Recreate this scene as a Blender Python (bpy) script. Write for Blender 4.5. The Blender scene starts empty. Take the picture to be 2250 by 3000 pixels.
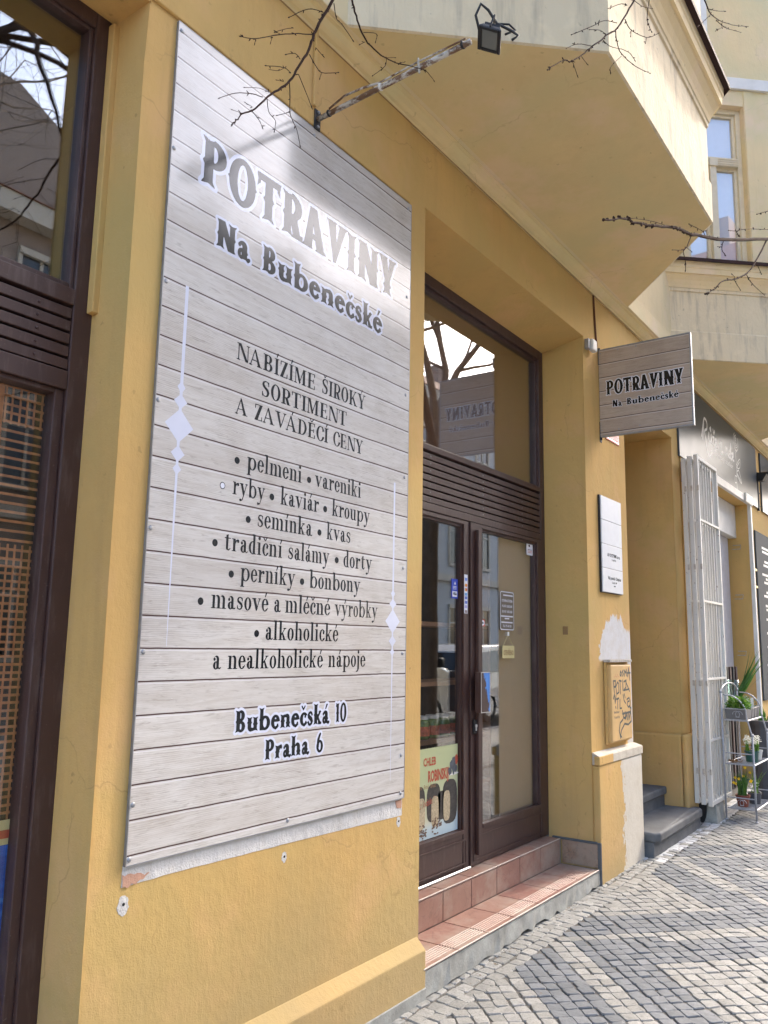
import bpy, bmesh, math, random
import numpy as np
from mathutils import Vector, Matrix
R = math.radians
random.seed(11)
S = bpy.context.scene
COL = S.collection

# ------------------------------------------------------------------ camera, sky, sun, exposure
cam_d = bpy.data.cameras.new('camera'); cam = bpy.data.objects.new('camera', cam_d); COL.objects.link(cam)
cam_d.sensor_fit = 'HORIZONTAL'; cam_d.sensor_width = 36.0; cam_d.lens = 36.0 * 2410.16 / 2250.0
cam_d.clip_start = 0.05; cam_d.clip_end = 500
rt = Vector((0.57825545, -0.81567535, 0.01715698)); up = Vector((-0.14006187, -0.07853271, 0.98702345)); fw = Vector((0.80374331, 0.57315473, 0.15965699))
m = Matrix(((rt.x, up.x, -fw.x), (rt.y, up.y, -fw.y), (rt.z, up.z, -fw.z))).to_4x4(); m.translation = Vector((0, -2.2319, 1.6))
cam.matrix_world = m
S.camera = cam

SUN_EL, SUN_AZ = R(37.5), R(14.0)             # azimuth measured from the wall line (+X) towards the street (-Y)
W = bpy.data.worlds.new('World'); S.world = W; W.use_nodes = True
wn, wl = W.node_tree.nodes, W.node_tree.links
sky = wn.new('ShaderNodeTexSky'); sky.sky_type = 'NISHITA'; sky.sun_disc = False
sky.sun_elevation = SUN_EL; sky.sun_rotation = R(90) + SUN_AZ; sky.air_density = 0.85; sky.dust_density = 3.0; sky.ozone_density = 0.5
wl.new(sky.outputs[0], wn['Background'].inputs[0]); wn['Background'].inputs[1].default_value = 0.15
sun_d = bpy.data.lights.new('sun', 'SUN'); sun_d.energy = 0.52; sun_d.angle = R(3.0); sun_d.color = (1.0, 0.93, 0.82)
sun = bpy.data.objects.new('sun', sun_d); COL.objects.link(sun)
tosun = Vector((math.cos(SUN_EL) * math.cos(SUN_AZ), -math.cos(SUN_EL) * math.sin(SUN_AZ), math.sin(SUN_EL)))
sun.rotation_euler = tosun.to_track_quat('Z', 'Y').to_euler()
S.view_settings.view_transform = 'Standard'; S.view_settings.look = 'None'; S.view_settings.gamma = 1
S.view_settings.exposure = 2.5
S.cycles.max_bounces = 6; S.cycles.diffuse_bounces = 4; S.cycles.glossy_bounces = 4; S.cycles.use_adaptive_sampling = True; S.cycles.adaptive_threshold = 0.02; S.cycles.transparent_max_bounces = 12

# ------------------------------------------------------------------ helpers
def tag(o, label=None, cat=None, group=None, kind=None):
    if label: o['label'] = label
    if cat: o['category'] = cat
    if group: o['group'] = group
    if kind: o['kind'] = kind
    return o
def thing(name, loc, label, cat, group=None, rz=0.0):
    o = bpy.data.objects.new(name, None); COL.objects.link(o); o.location = loc; o.rotation_euler = (0, 0, rz)
    o.empty_display_size = 0.1
    return tag(o, label, cat, group)
def wloc(o):
    v = Vector((0, 0, 0))
    while o is not None:
        v += o.location; o = o.parent
    return v
def link(name, me, mat, parent=None, smooth=False, bevel=0.0, local=False, seg=2):
    o = bpy.data.objects.new(name, me); COL.objects.link(o)
    if mat is not None and not me.materials: me.materials.append(mat)
    if parent is not None:
        o.parent = parent
        if not local: me.transform(Matrix.Translation(-wloc(parent)))
    if smooth:
        for p in me.polygons: p.use_smooth = True
    if bevel:
        b = o.modifiers.new('bevel', 'BEVEL'); b.width = bevel; b.segments = seg; b.limit_method = 'ANGLE'; b.angle_limit = R(40)
    return o
class MB:
    def __init__(s): s.v = []; s.f = []; s.mi = []; s.cur = 0
    def add(s, vs, fs):
        n = len(s.v); s.v += [tuple(q) for q in vs]; s.f += [tuple(i + n for i in f) for f in fs]; s.mi += [s.cur] * len(fs); return s
    def box(s, x0, x1, y0, y1, z0, z1):
        if x0 > x1: x0, x1 = x1, x0
        if y0 > y1: y0, y1 = y1, y0
        if z0 > z1: z0, z1 = z1, z0
        return s.add([(x0, y0, z0), (x1, y0, z0), (x1, y1, z0), (x0, y1, z0), (x0, y0, z1), (x1, y0, z1), (x1, y1, z1), (x0, y1, z1)],
                     [(0, 3, 2, 1), (4, 5, 6, 7), (0, 1, 5, 4), (1, 2, 6, 5), (2, 3, 7, 6), (3, 0, 4, 7)])
    def hexa(s, b, t):
        return s.add(list(b) + list(t), [(3, 2, 1, 0), (4, 5, 6, 7), (0, 1, 5, 4), (1, 2, 6, 5), (2, 3, 7, 6), (3, 0, 4, 7)])
    def quad(s, a, b, c, d): return s.add([a, b, c, d], [(0, 1, 2, 3)])
    def prism(s, poly, off):
        """poly: list of 3D points (planar), extruded by vector off"""
        n = len(poly); o = Vector(off); t = [tuple(Vector(p) + o) for p in poly]
        fs = [tuple(range(n))[::-1], tuple(range(n, 2 * n))] + [(i, (i + 1) % n, n + (i + 1) % n, n + i) for i in range(n)]
        return s.add(list(poly) + t, fs)
    def tube(s, pts, rad, seg=8, caps=True):
        pts = [Vector(p) for p in pts]; n = len(pts)
        if not hasattr(rad, '__len__'): rad = [rad] * n
        rings = []; prev = None
        for i, p in enumerate(pts):
            d = (pts[min(i + 1, n - 1)] - pts[max(i - 1, 0)])
            if d.length < 1e-9: d = Vector((0, 0, 1))
            d.normalize()
            if prev is None:
                a = d.cross(Vector((0.13, 0.31, 0.94))); 
                if a.length < 1e-3: a = d.cross(Vector((1, 0, 0)))
            else: a = prev - d * prev.dot(d)
            a.normalize(); prev = a; b = d.cross(a)
            rings.append([tuple(p + (a * math.cos(k * 2 * math.pi / seg) + b * math.sin(k * 2 * math.pi / seg)) * rad[i]) for k in range(seg)])
        fs = []
        for i in range(n - 1):
            for k in range(seg): fs.append((i * seg + k, i * seg + (k + 1) % seg, (i + 1) * seg + (k + 1) % seg, (i + 1) * seg + k))
        if caps: fs += [tuple(range(seg))[::-1], tuple(range((n - 1) * seg, n * seg))]
        return s.add([q for r in rings for q in r], fs)
    def lathe(s, c, prof, seg=16, axis='Z'):
        vs = []; fs = []
        for (r, h) in prof:
            for k in range(seg):
                a = 2 * math.pi * k / seg; q = (r * math.cos(a), r * math.sin(a), h)
                if axis == 'Y': q = (q[0], -q[2], q[1])
                if axis == 'X': q = (q[2], q[0], q[1])
                vs.append((c[0] + q[0], c[1] + q[1], c[2] + q[2]))
        n = len(prof)
        for i in range(n - 1):
            for k in range(seg): fs.append((i * seg + k, i * seg + (k + 1) % seg, (i + 1) * seg + (k + 1) % seg, (i + 1) * seg + k))
        fs += [tuple(range(seg))[::-1], tuple(range((n - 1) * seg, n * seg))]
        return s.add(vs, fs)
    def mesh(s, name):
        me = bpy.data.meshes.new(name); me.from_pydata(s.v, [], s.f); me.update(); return me
    def build(s, name, mat, parent=None, smooth=False, bevel=0.0, recalc=True, mats=None, seg=2):
        me = s.mesh(name)
        if mats:
            for q in mats: me.materials.append(q)
            me.polygons.foreach_set('material_index', s.mi)
        if recalc:
            bm = bmesh.new(); bm.from_mesh(me); bmesh.ops.recalc_face_normals(bm, faces=bm.faces); bm.to_mesh(me); bm.free()
        return link(name, me, mat, parent, smooth, bevel, seg=seg)
def arc(cx, cy, r, a0, a1, n=8):
    return [(cx + r * math.cos(R(a0 + (a1 - a0) * i / n)), cy + r * math.sin(R(a0 + (a1 - a0) * i / n))) for i in range(n + 1)]

# ------------------------------------------------------------------ materials
def newmat(name):
    m = bpy.data.materials.new(name); m.use_nodes = True
    nt = m.node_tree; return m, nt.nodes, nt.links, nt.nodes['Principled BSDF']
def pos(n, l, scale=(1, 1, 1)):
    g = n.new('ShaderNodeNewGeometry'); mp = n.new('ShaderNodeMapping'); mp.inputs['Scale'].default_value = scale
    l.new(g.outputs['Position'], mp.inputs[0]); return mp.outputs[0]
def noise(n, l, vec, scale, detail=4, rough=0.55, dist=0.0):
    t = n.new('ShaderNodeTexNoise'); t.inputs['Scale'].default_value = scale; t.inputs['Detail'].default_value = detail
    t.inputs['Roughness'].default_value = rough; t.inputs['Distortion'].default_value = dist
    l.new(vec, t.inputs['Vector']); return t.outputs['Fac']
def ramp(n, l, fac, stops):
    r = n.new('ShaderNodeValToRGB'); e = r.color_ramp.elements
    while len(e) < len(stops): e.new(0.5)
    for q, (p, c) in zip(e, stops):
        q.position = p; q.color = (c, c, c, 1) if not hasattr(c, '__len__') else (*c, 1)
    l.new(fac, r.inputs[0]); return r.outputs[0]
def mixc(n, l, fac, a, b, mode='MIX'):
    x = n.new('ShaderNodeMix'); x.data_type = 'RGBA'; x.blend_type = mode
    for sock, v in ((x.inputs['Factor'], fac), (x.inputs['A'], a), (x.inputs['B'], b)):
        if hasattr(v, 'is_output'): l.new(v, sock)
        elif hasattr(v, '__len__'): sock.default_value = (*v, 1)
        else: sock.default_value = v
    return x.outputs['Result']
def math_(n, l, op, a, b=0.0, c=0.0):
    x = n.new('ShaderNodeMath'); x.operation = op
    for i, v in enumerate((a, b, c)):
        if hasattr(v, 'is_output'): l.new(v, x.inputs[i])
        else: x.inputs[i].default_value = v
    return x.outputs[0]
def bump(n, l, bsdf, h, strength=0.3, dist=0.01):
    b = n.new('ShaderNodeBump'); b.inputs['Strength'].default_value = strength; b.inputs['Distance'].default_value = dist
    l.new(h, b.inputs['Height']); l.new(b.outputs[0], bsdf.inputs['Normal']); return b
def sc(c, k): return tuple(min(1, v * k) for v in c)

def plaster(name, base, rough_bump=0.35, stain=0.25, dark=None, grazed=False, filler=False):
    m, n, l, b = newmat(name); v = pos(n, l)
    big = noise(n, l, v, 1.3, 3, 0.6); mid = noise(n, l, v, 7, 3, 0.6); fine = noise(n, l, v, 170, 2, 0.6)
    drip = noise(n, l, pos(n, l, (9, 9, 0.9)), 1.6, 4, 0.6)
    dk = dark or sc(base, 0.72)
    c = mixc(n, l, ramp(n, l, big, [(0.35, 0), (0.72, 1)]), base, sc(base, 0.9))
    c = mixc(n, l, math_(n, l, 'MULTIPLY', ramp(n, l, drip, [(0.5, 0), (0.75, 1)]), stain), c, dk)
    c = mixc(n, l, math_(n, l, 'MULTIPLY', ramp(n, l, mid, [(0.55, 0), (0.8, 1)]), stain), c, sc(base, 1.1))
    spk = noise(n, l, v, 23, 2, 0.5)
    c = mixc(n, l, math_(n, l, 'MULTIPLY', ramp(n, l, spk, [(0.71, 0), (0.75, 1)]), 0.35), c, sc(dk, 0.45))
    if grazed:                                  # repainted areas, hairline cracks, splashed dirt above the pavement
        t1 = noise(n, l, v, 0.9, 4, 0.6, 0.5); t2 = noise(n, l, v, 2.1, 4, 0.6)
        c = mixc(n, l, math_(n, l, 'MULTIPLY', ramp(n, l, t1, [(0.42, 0), (0.62, 1)]), 0.85), c, (base[0] * 0.84, base[1] * 0.93, base[2] * 0.95))
        c = mixc(n, l, math_(n, l, 'MULTIPLY', ramp(n, l, t2, [(0.53, 0), (0.66, 1)]), 0.5), c, (base[0] * 1.03, base[1] * 1.0, base[2] * 1.3))
        g = n.new('ShaderNodeNewGeometry'); sp = n.new('ShaderNodeSeparateXYZ'); l.new(g.outputs['Position'], sp.inputs[0])
        zz = math_(n, l, 'ADD', sp.outputs['Z'], math_(n, l, 'MULTIPLY', math_(n, l, 'SUBTRACT', t2, 0.5), 0.9))
        c = mixc(n, l, math_(n, l, 'MULTIPLY', ramp(n, l, zz, [(0.0, 1), (0.25, 0.6), (0.75, 0)]), 0.62), c, (0.36, 0.275, 0.15))
        vo = n.new('ShaderNodeTexVoronoi'); vo.feature = 'DISTANCE_TO_EDGE'; vo.inputs['Scale'].default_value = 0.8
        wv_ = n.new('ShaderNodeMixRGB'); wv_.blend_type = 'ADD'; wv_.inputs[0].default_value = 0.35; l.new(v, wv_.inputs[1])
        nn = n.new('ShaderNodeTexNoise'); nn.inputs['Scale'].default_value = 4.0; nn.inputs['Detail'].default_value = 4; l.new(v, nn.inputs['Vector']); l.new(nn.outputs['Color'], wv_.inputs[2]); l.new(wv_.outputs[0], vo.inputs['Vector'])
        cr_ = math_(n, l, 'MULTIPLY', ramp(n, l, vo.outputs['Distance'], [(0.0, 1), (0.0035, 0)]), ramp(n, l, t2, [(0.47, 0), (0.53, 1)]))
        c = mixc(n, l, math_(n, l, 'MULTIPLY', cr_, 0.32), c, sc(dk, 0.6))
    fm = None
    if filler:                                  # brushed-on white filler around the meter cabinet on the right pier
        br1 = noise(n, l, pos(n, l, (1, 1, 0.35)), 26, 5, 0.7); br2 = noise(n, l, v, 9, 5, 0.65)
        X_ = math_(n, l, 'ADD', sp.outputs['X'], math_(n, l, 'MULTIPLY', math_(n, l, 'SUBTRACT', br2, 0.5), 0.34)); Z_ = math_(n, l, 'ADD', sp.outputs['Z'], math_(n, l, 'MULTIPLY', math_(n, l, 'SUBTRACT', br1, 0.5), 0.26))
        q = lambda a, c0, r: math_(n, l, 'POWER', math_(n, l, 'ABSOLUTE', math_(n, l, 'DIVIDE', math_(n, l, 'SUBTRACT', a, c0), r)), 2.0)
        gt = lambda a, t, w: ramp(n, l, math_(n, l, 'ADD', math_(n, l, 'DIVIDE', math_(n, l, 'SUBTRACT', a, t), w), 0.5), [(0.0, 0), (1.0, 1)])
        dome = gt(math_(n, l, 'SUBTRACT', 1.0, math_(n, l, 'ADD', q(X_, 6.20, 0.34), q(Z_, 1.52, 0.33))), 0.0, 0.10)
        dome = math_(n, l, 'MULTIPLY', dome, gt(sp.outputs['Z'], 1.515, 0.02))
        strip = math_(n, l, 'MULTIPLY', gt(X_, 6.41, 0.02), gt(math_(n, l, 'MULTIPLY', Z_, -1.0), -1.74, 0.03))
        strip = math_(n, l, 'MULTIPLY', strip, gt(sp.outputs['Z'], 0.80, 0.004))
        low = math_(n, l, 'MULTIPLY', gt(math_(n, l, 'ADD', X_, math_(n, l, 'MULTIPLY', math_(n, l, 'SUBTRACT', br1, 0.5), 0.2)), 6.14, 0.025), gt(math_(n, l, 'MULTIPLY', sp.outputs['Z'], -1.0), -0.80, 0.004))
        fm = math_(n, l, 'MAXIMUM', math_(n, l, 'MAXIMUM', dome, strip), low)
        box_ = math_(n, l, 'MULTIPLY', math_(n, l, 'MULTIPLY', gt(sp.outputs['X'], 5.69, 0.004), gt(math_(n, l, 'MULTIPLY', sp.outputs['X'], -1.0), -6.585, 0.004)), gt(math_(n, l, 'MULTIPLY', sp.outputs['Y'], -1.0), -0.02, 0.004))
        fm = math_(n, l, 'MULTIPLY', fm, box_)
        fc = mixc(n, l, gt(sp.outputs['Z'], 0.95, 0.5), (0.60, 0.55, 0.46), (0.64, 0.63, 0.62)); fc = mixc(n, l, math_(n, l, 'MULTIPLY', ramp(n, l, br2, [(0.45, 0), (0.7, 1)]), 0.5), fc, (0.52, 0.45, 0.35))
        c = mixc(n, l, fm, c, fc)
    l.new(c, b.inputs['Base Color']); b.inputs['Roughness'].default_value = 0.85; b.inputs['Specular IOR Level'].default_value = 0.25
    h = math_(n, l, 'ADD', math_(n, l, 'MULTIPLY', mid, 1.2), math_(n, l, 'MULTIPLY', fine, 0.22))
    lump = noise(n, l, pos(n, l, (1, 1, 0.45)), 48, 3, 0.6)
    h = math_(n, l, 'ADD', h, math_(n, l, 'MULTIPLY', lump, 0.5))
    if fm is not None: h = math_(n, l, 'ADD', h, math_(n, l, 'MULTIPLY', fm, 0.35))
    bump(n, l, b, h, rough_bump, 0.012)
    return m
def paint(name, base, rough=0.45, spec=0.5, var=0.12, scale=14, bumps=0.08, metallic=0.0, coat=0.0):
    m, n, l, b = newmat(name); v = pos(n, l)
    a = noise(n, l, v, scale, 4, 0.6); f = noise(n, l, v, scale * 9, 3, 0.6)
    c = mixc(n, l, ramp(n, l, a, [(0.3, 0), (0.75, 1)]), sc(base, 1 - var), sc(base, 1 + var))
    c = mixc(n, l, math_(n, l, 'MULTIPLY', ramp(n, l, f, [(0.62, 0), (0.72, 1)]), var * 1.5), c, sc(base, 0.6))
    l.new(c, b.inputs['Base Color']); b.inputs['Specular IOR Level'].default_value = spec; b.inputs['Metallic'].default_value = metallic
    rr = math_(n, l, 'ADD', math_(n, l, 'MULTIPLY', a, 0.1), rough - 0.05); l.new(rr, b.inputs['Roughness'])
    b.inputs['Coat Weight'].default_value = coat
    if bumps: bump(n, l, b, f, bumps, 0.004)
    return m
def flat(name, base, rough=0.6, spec=0.4, coat=0.0):
    m, n, l, b = newmat(name); a = noise(n, l, pos(n, l), 18, 3, 0.6)
    l.new(mixc(n, l, a, sc(base, 0.93), sc(base, 1.06)), b.inputs['Base Color']); b.inputs['Roughness'].default_value = rough; b.inputs['Specular IOR Level'].default_value = spec; b.inputs['Coat Weight'].default_value = coat
    return m
def glassmat(name, ior=2.1, tint=(0.85, 0.88, 0.86), wob=0.0):
    m, n, l, b = newmat(name); n.remove(b); out = n['Material Output']
    t = n.new('ShaderNodeBsdfTransparent'); t.inputs[0].default_value = (*tint, 1)
    g = n.new('ShaderNodeBsdfAnisotropic') if False else n.new('ShaderNodeBsdfGlossy'); g.inputs['Roughness'].default_value = 0.012; g.inputs[0].default_value = (0.95, 0.96, 0.97, 1)
    f = n.new('ShaderNodeLayerWeight'); f.inputs['Blend'].default_value = 0.5      # Schlick reflectance, the same from both sides of the pane
    r0 = ((ior - 1) / (ior + 1)) ** 2
    fac = math_(n, l, 'ADD', math_(n, l, 'MULTIPLY', math_(n, l, 'POWER', f.outputs['Facing'], 5.0), 1 - r0), r0)
    mx = n.new('ShaderNodeMixShader'); l.new(fac, mx.inputs[0]); l.new(t.outputs[0], mx.inputs[1]); l.new(g.outputs[0], mx.inputs[2]); l.new(mx.outputs[0], out.inputs[0])
    if wob:
        bb = n.new('ShaderNodeBump'); bb.inputs['Strength'].default_value = wob; bb.inputs['Distance'].default_value = 0.01
        l.new(noise(n, l, pos(n, l), 2.2, 2, 0.5), bb.inputs['Height']); l.new(bb.outputs[0], g.inputs['Normal']); l.new(bb.outputs[0], f.inputs['Normal'])
    return m
def woodprint(name, z0, pitch, base, dark, seam, axis='X', rough=0.16, coat=0.0, offs=0.0, hi=None):
    """printed photograph of whitewashed boards"""
    m, n, l, b = newmat(name)
    g = n.new('ShaderNodeNewGeometry'); sp = n.new('ShaderNodeSeparateXYZ'); l.new(g.outputs['Position'], sp.inputs[0])
    wob = noise(n, l, pos(n, l, (1, 1, 0.3)), 5, 3, 0.6)
    zz = math_(n, l, 'ADD', sp.outputs['Z'], math_(n, l, 'MULTIPLY', math_(n, l, 'SUBTRACT', wob, 0.5), 0.006))
    q = math_(n, l, 'DIVIDE', math_(n, l, 'SUBTRACT', zz, z0 - 50 * pitch), pitch)
    idx = math_(n, l, 'FLOOR', q); fr = math_(n, l, 'FRACT', q)
    wn_ = n.new('ShaderNodeTexWhiteNoise'); wn_.noise_dimensions = '1D'; l.new(idx, wn_.inputs['W'])
    rnd = wn_.outputs['Value']
    u = sp.outputs['X'] if axis == 'X' else sp.outputs['Y']
    cb = n.new('ShaderNodeCombineXYZ')
    l.new(math_(n, l, 'ADD', math_(n, l, 'MULTIPLY', u, 1.0), math_(n, l, 'MULTIPLY', rnd, 37)), cb.inputs[0])
    l.new(math_(n, l, 'ADD', math_(n, l, 'MULTIPLY', sp.outputs['Z'], 9.0), math_(n, l, 'MULTIPLY', rnd, 71)), cb.inputs[1])
    vec = cb.outputs[0]
    gr = noise(n, l, vec, 3.0, 6, 0.62, 1.4); gr2 = noise(n, l, vec, 11.0, 5, 0.65, 0.8); blot = noise(n, l, pos(n, l), 3.2, 4, 0.65)
    wv = n.new('ShaderNodeTexWave'); wv.wave_type = 'BANDS'; wv.bands_direction = 'Y'; wv.inputs['Scale'].default_value = 5.5; wv.inputs['Distortion'].default_value = 7; wv.inputs['Detail'].default_value = 3; wv.inputs['Detail Scale'].default_value = 0.9
    l.new(vec, wv.inputs['Vector'])
    c = mixc(n, l, ramp(n, l, gr, [(0.42, 0), (0.78, 0.6)]), base, dark)
    c = mixc(n, l, math_(n, l, 'MULTIPLY', ramp(n, l, blot, [(0.5, 0), (0.72, 1)]), 0.4), c, dark)
    c = mixc(n, l, math_(n, l, 'MULTIPLY', ramp(n, l, gr2, [(0.56, 0), (0.67, 1)]), 0.42), c, sc(dark, 0.62))
    c = mixc(n, l, math_(n, l, 'MULTIPLY', ramp(n, l, wv.outputs['Fac'], [(0.0, 1), (0.07, 0)]), math_(n, l, 'MULTIPLY', ramp(n, l, blot, [(0.4, 0), (0.55, 1)]), 0.7)), c, sc(dark, 0.55))
    scr = noise(n, l, vec, 34.0, 4, 0.7, 0.6)
    c = mixc(n, l, math_(n, l, 'MULTIPLY', ramp(n, l, scr, [(0.6, 0), (0.68, 1)]), 0.5), c, sc(base, 1.25))
    c = mixc(n, l, math_(n, l, 'MULTIPLY', math_(n, l, 'SUBTRACT', rnd, 0.3), 0.28), c, sc(dark, 0.9))
    edge = math_(n, l, 'MINIMUM', fr, math_(n, l, 'SUBTRACT', 1.0, fr))
    c = mixc(n, l, ramp(n, l, fr, [(0.0, 0), (0.925, 0), (0.945, 0.75), (0.962, 0.1)]), c, (0.80, 0.80, 0.82))
    c = mixc(n, l, ramp(n, l, fr, [(0.0, 1), (0.032, 0.95), (0.05, 0), (0.985, 0), (1.0, 1)]), c, seam)
    l.new(c, b.inputs['Base Color']); b.inputs['Roughness'].default_value = rough; b.inputs['Coat Weight'].default_value = coat; b.inputs['Coat Roughness'].default_value = 0.08
    b.inputs['Specular IOR Level'].default_value = 0.72
    return m

def worn(name, base, dust, rough):
    m, n, l, b = newmat(name); v = pos(n, l); a = noise(n, l, v, 5, 4, 0.65); s = noise(n, l, pos(n, l, (1, 1, 0.16)), 34, 4, 0.65); f = noise(n, l, v, 120, 3, 0.6)
    c = mixc(n, l, a, sc(base, 0.75), sc(base, 1.3)); c = mixc(n, l, math_(n, l, 'MULTIPLY', ramp(n, l, s, [(0.52, 0), (0.75, 1)]), 0.4), c, dust); c = mixc(n, l, math_(n, l, 'MULTIPLY', ramp(n, l, f, [(0.66, 0), (0.7, 1)]), 0.5), c, dust)
    l.new(c, b.inputs['Base Color']); l.new(math_(n, l, 'ADD', math_(n, l, 'MULTIPLY', s, 0.25), rough - 0.12), b.inputs['Roughness']); bump(n, l, b, s, 0.08, 0.003); return m
M = {}
OCH = (0.615, 0.385, 0.136)
M['ochre'] = plaster('ochre_plaster', OCH, 0.35, 0.35, (0.41, 0.265, 0.10), True, True)
M['cream'] = plaster('cream_plaster', (0.76, 0.61, 0.365), 0.25, 0.3, (0.58, 0.47, 0.3), True)
M['cream_dirty'] = plaster('weathered_cream_plaster', (0.72, 0.61, 0.42), 0.5, 0.95, (0.40, 0.34, 0.25))
M['soffit'] = plaster('soffit_plaster', (0.74, 0.575, 0.30), 0.14, 0.3, (0.58, 0.43, 0.21), True)
M['patch'] = plaster('white_filler', (0.63, 0.61, 0.58), 0.8, 0.6, (0.50, 0.45, 0.38))
M['patch2'] = plaster('cream_filler', (0.60, 0.545, 0.45), 0.9, 0.8, (0.44, 0.37, 0.28))
M['brown'] = worn('brown_frame_paint', (0.055, 0.027, 0.023), (0.16, 0.12, 0.105), 0.46) if True else paint('brown_frame_paint', (0.055, 0.026, 0.022), 0.38, 0.5, 0.18, 9, 0.1)
M['flash'] = paint('brown_sheet_metal', (0.05, 0.03, 0.028), 0.75, 0.1, 0.2, 9, 0.05)
M['black'] = paint('black_rubber', (0.018, 0.018, 0.02), 0.5, 0.4, 0.1)
M['dark'] = flat('dark_void', (0.012, 0.011, 0.011), 0.8)
M['ink'] = flat('black_print', (0.016, 0.018, 0.02), 0.12, 0.62)
M['whiteprint'] = flat('white_print', (0.74, 0.75, 0.82), 0.14, 0.9)
M['lilac'] = flat('pale_lilac_print', (0.66, 0.68, 0.79), 0.12, 0.72)
M['white'] = paint('white_metal_paint', (0.70, 0.69, 0.66), 0.45, 0.5, 0.1, 6)
M['alu'] = paint('aluminium', (0.6, 0.61, 0.63), 0.35, 0.5, 0.06, 20, 0.03, 0.8)
M['steel'] = paint('grey_steel', (0.33, 0.34, 0.36), 0.45, 0.5, 0.15, 30, 0.05, 0.6)
M['rust'] = paint('rusty_painted_pipe', (0.46, 0.42, 0.36), 0.7, 0.3, 0.3, 30, 0.4)
M['concrete'] = paint('concrete', (0.33, 0.33, 0.30), 0.9, 0.2, 0.3, 9, 0.5)
M['stone'] = paint('grey_slate_stone', (0.115, 0.12, 0.125), 0.7, 0.3, 0.25, 8, 0.3)
M['glass'] = glassmat('window_glass', 2.5, (0.93, 0.95, 0.94), 0.0)
M['glass_right'] = glassmat('right_door_glass', 2.2, (0.97, 0.97, 0.97), 0.0)
M['glass_mid'] = glassmat('door_glass', 2.1, (0.95, 0.96, 0.95), 0.0)
M['glass_clear'] = glassmat('clear_window_glass', 1.65, (0.96, 0.97, 0.96), 0.0)
M['glass_old'] = glassmat('window_glass_wavy', 2.8, (0.95, 0.96, 0.98), 0.012)
M['soil'] = paint('soil', (0.05, 0.035, 0.022), 0.95, 0.1, 0.3, 40, 0.5)
# ------------------------------------------------------------------ lettering: hand-drawn glyphs rastered to smooth flat meshes
class G:                                       # current sample grid and pen
    X = Y = None; T = 15; H = 5; W = False
def rc(x0, x1, y0, y1): return (G.X >= x0) & (G.X <= x1) & (G.Y >= y0) & (G.Y <= y1)
def el(cx, cy, rx, ry): return ((G.X - cx) / rx) ** 2 + ((G.Y - cy) / ry) ** 2 <= 1
def pg(pts):
    ins = np.zeros(G.X.shape, bool); n = len(pts)
    for i in range(n):
        x0, y0 = pts[i]; x1, y1 = pts[(i + 1) % n]
        if y0 == y1: continue
        ins ^= ((y0 > G.Y) != (y1 > G.Y)) & (G.X < (x1 - x0) * (G.Y - y0) / (y1 - y0) + x0)
    return ins
def st(pts, w):
    if not hasattr(w, '__len__'): w = [w] * len(pts)
    r = np.zeros(G.X.shape, bool)
    for i in range(len(pts) - 1):
        (x0, y0), (x1, y1) = pts[i], pts[i + 1]; dx, dy = x1 - x0, y1 - y0; L = dx * dx + dy * dy + 1e-9
        t = np.clip(((G.X - x0) * dx + (G.Y - y0) * dy) / L, 0, 1)
        r |= np.hypot(G.X - x0 - t * dx, G.Y - y0 - t * dy) <= (w[i] + (w[i + 1] - w[i]) * t) / 2
    return r
def ring(cx, cy, rx, ry): return el(cx, cy, rx, ry) & ~el(cx, cy, max(rx - G.T, 2), max(ry - G.H, 2))
def stem(x, y0, y1, top=True, bot=True):
    T = G.T
    if not G.W: return rc(x, x + T, y0, y1)
    k = 8; ym = (y0 + y1) / 2 if y1 - y0 < 80 else 48
    p = [(x - (k if bot else 0), y0), (x + T / 2, y0 + (5 if bot else 0)), (x + T + (k if bot else 0), y0), (x + T, y0 + 11), (x + T, ym - 7), (x + T + 5.5, ym), (x + T, ym + 7), (x + T, y1 - 11),
         (x + T + (k if top else 0), y1), (x + T / 2, y1 - (5 if top else 0)), (x - (k if top else 0), y1), (x, y1 - 11), (x, ym + 7), (x - 5.5, ym), (x, ym - 7), (x, y0 + 11)]
    return pg(p)
def sf(x0, x1, y): return rc(x0, x1, y, y + G.H) if not G.W else np.zeros(G.X.shape, bool)
def sho(x0, x1, yt, yc):                        # shoulder joining a stem on the left to a stem at x1-T
    T, H = G.T, G.H; a = (x1 - x0) / 2; c = (x0 + x1) / 2
    ia = (x1 - T - x0) / 2; ic = (x0 + x1 - T) / 2
    return (G.Y >= yc) & el(c, yc, a, yt - yc) & ~el(ic, yc, ia, max(yt - yc - H * 1.3, 2))
def cup(x0, x1, yb, yc):
    T, H = G.T, G.H; a = (x1 - x0) / 2; c = (x0 + x1) / 2; ia = (x1 - T - x0 - 0) / 2; ic = (x0 + T + x1) / 2
    return (G.Y <= yc) & el(c, yc, a, yc - yb) & ~el(ic, yc, ia, max(yc - yb - H * 1.3, 2))
def acute(cx, y=74): 
    k = 1.5 if G.W else 1
    return pg([(cx - 3 * k, y), (cx + 3 * k, y), (cx + 14 * k, y + 25), (cx + 4 * k, y + 27)])
def caron(cx, y=76): return st([(cx - 13, y + 20), (cx, y + 4), (cx + 13, y + 20)], 9 if G.W else 6)
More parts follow.
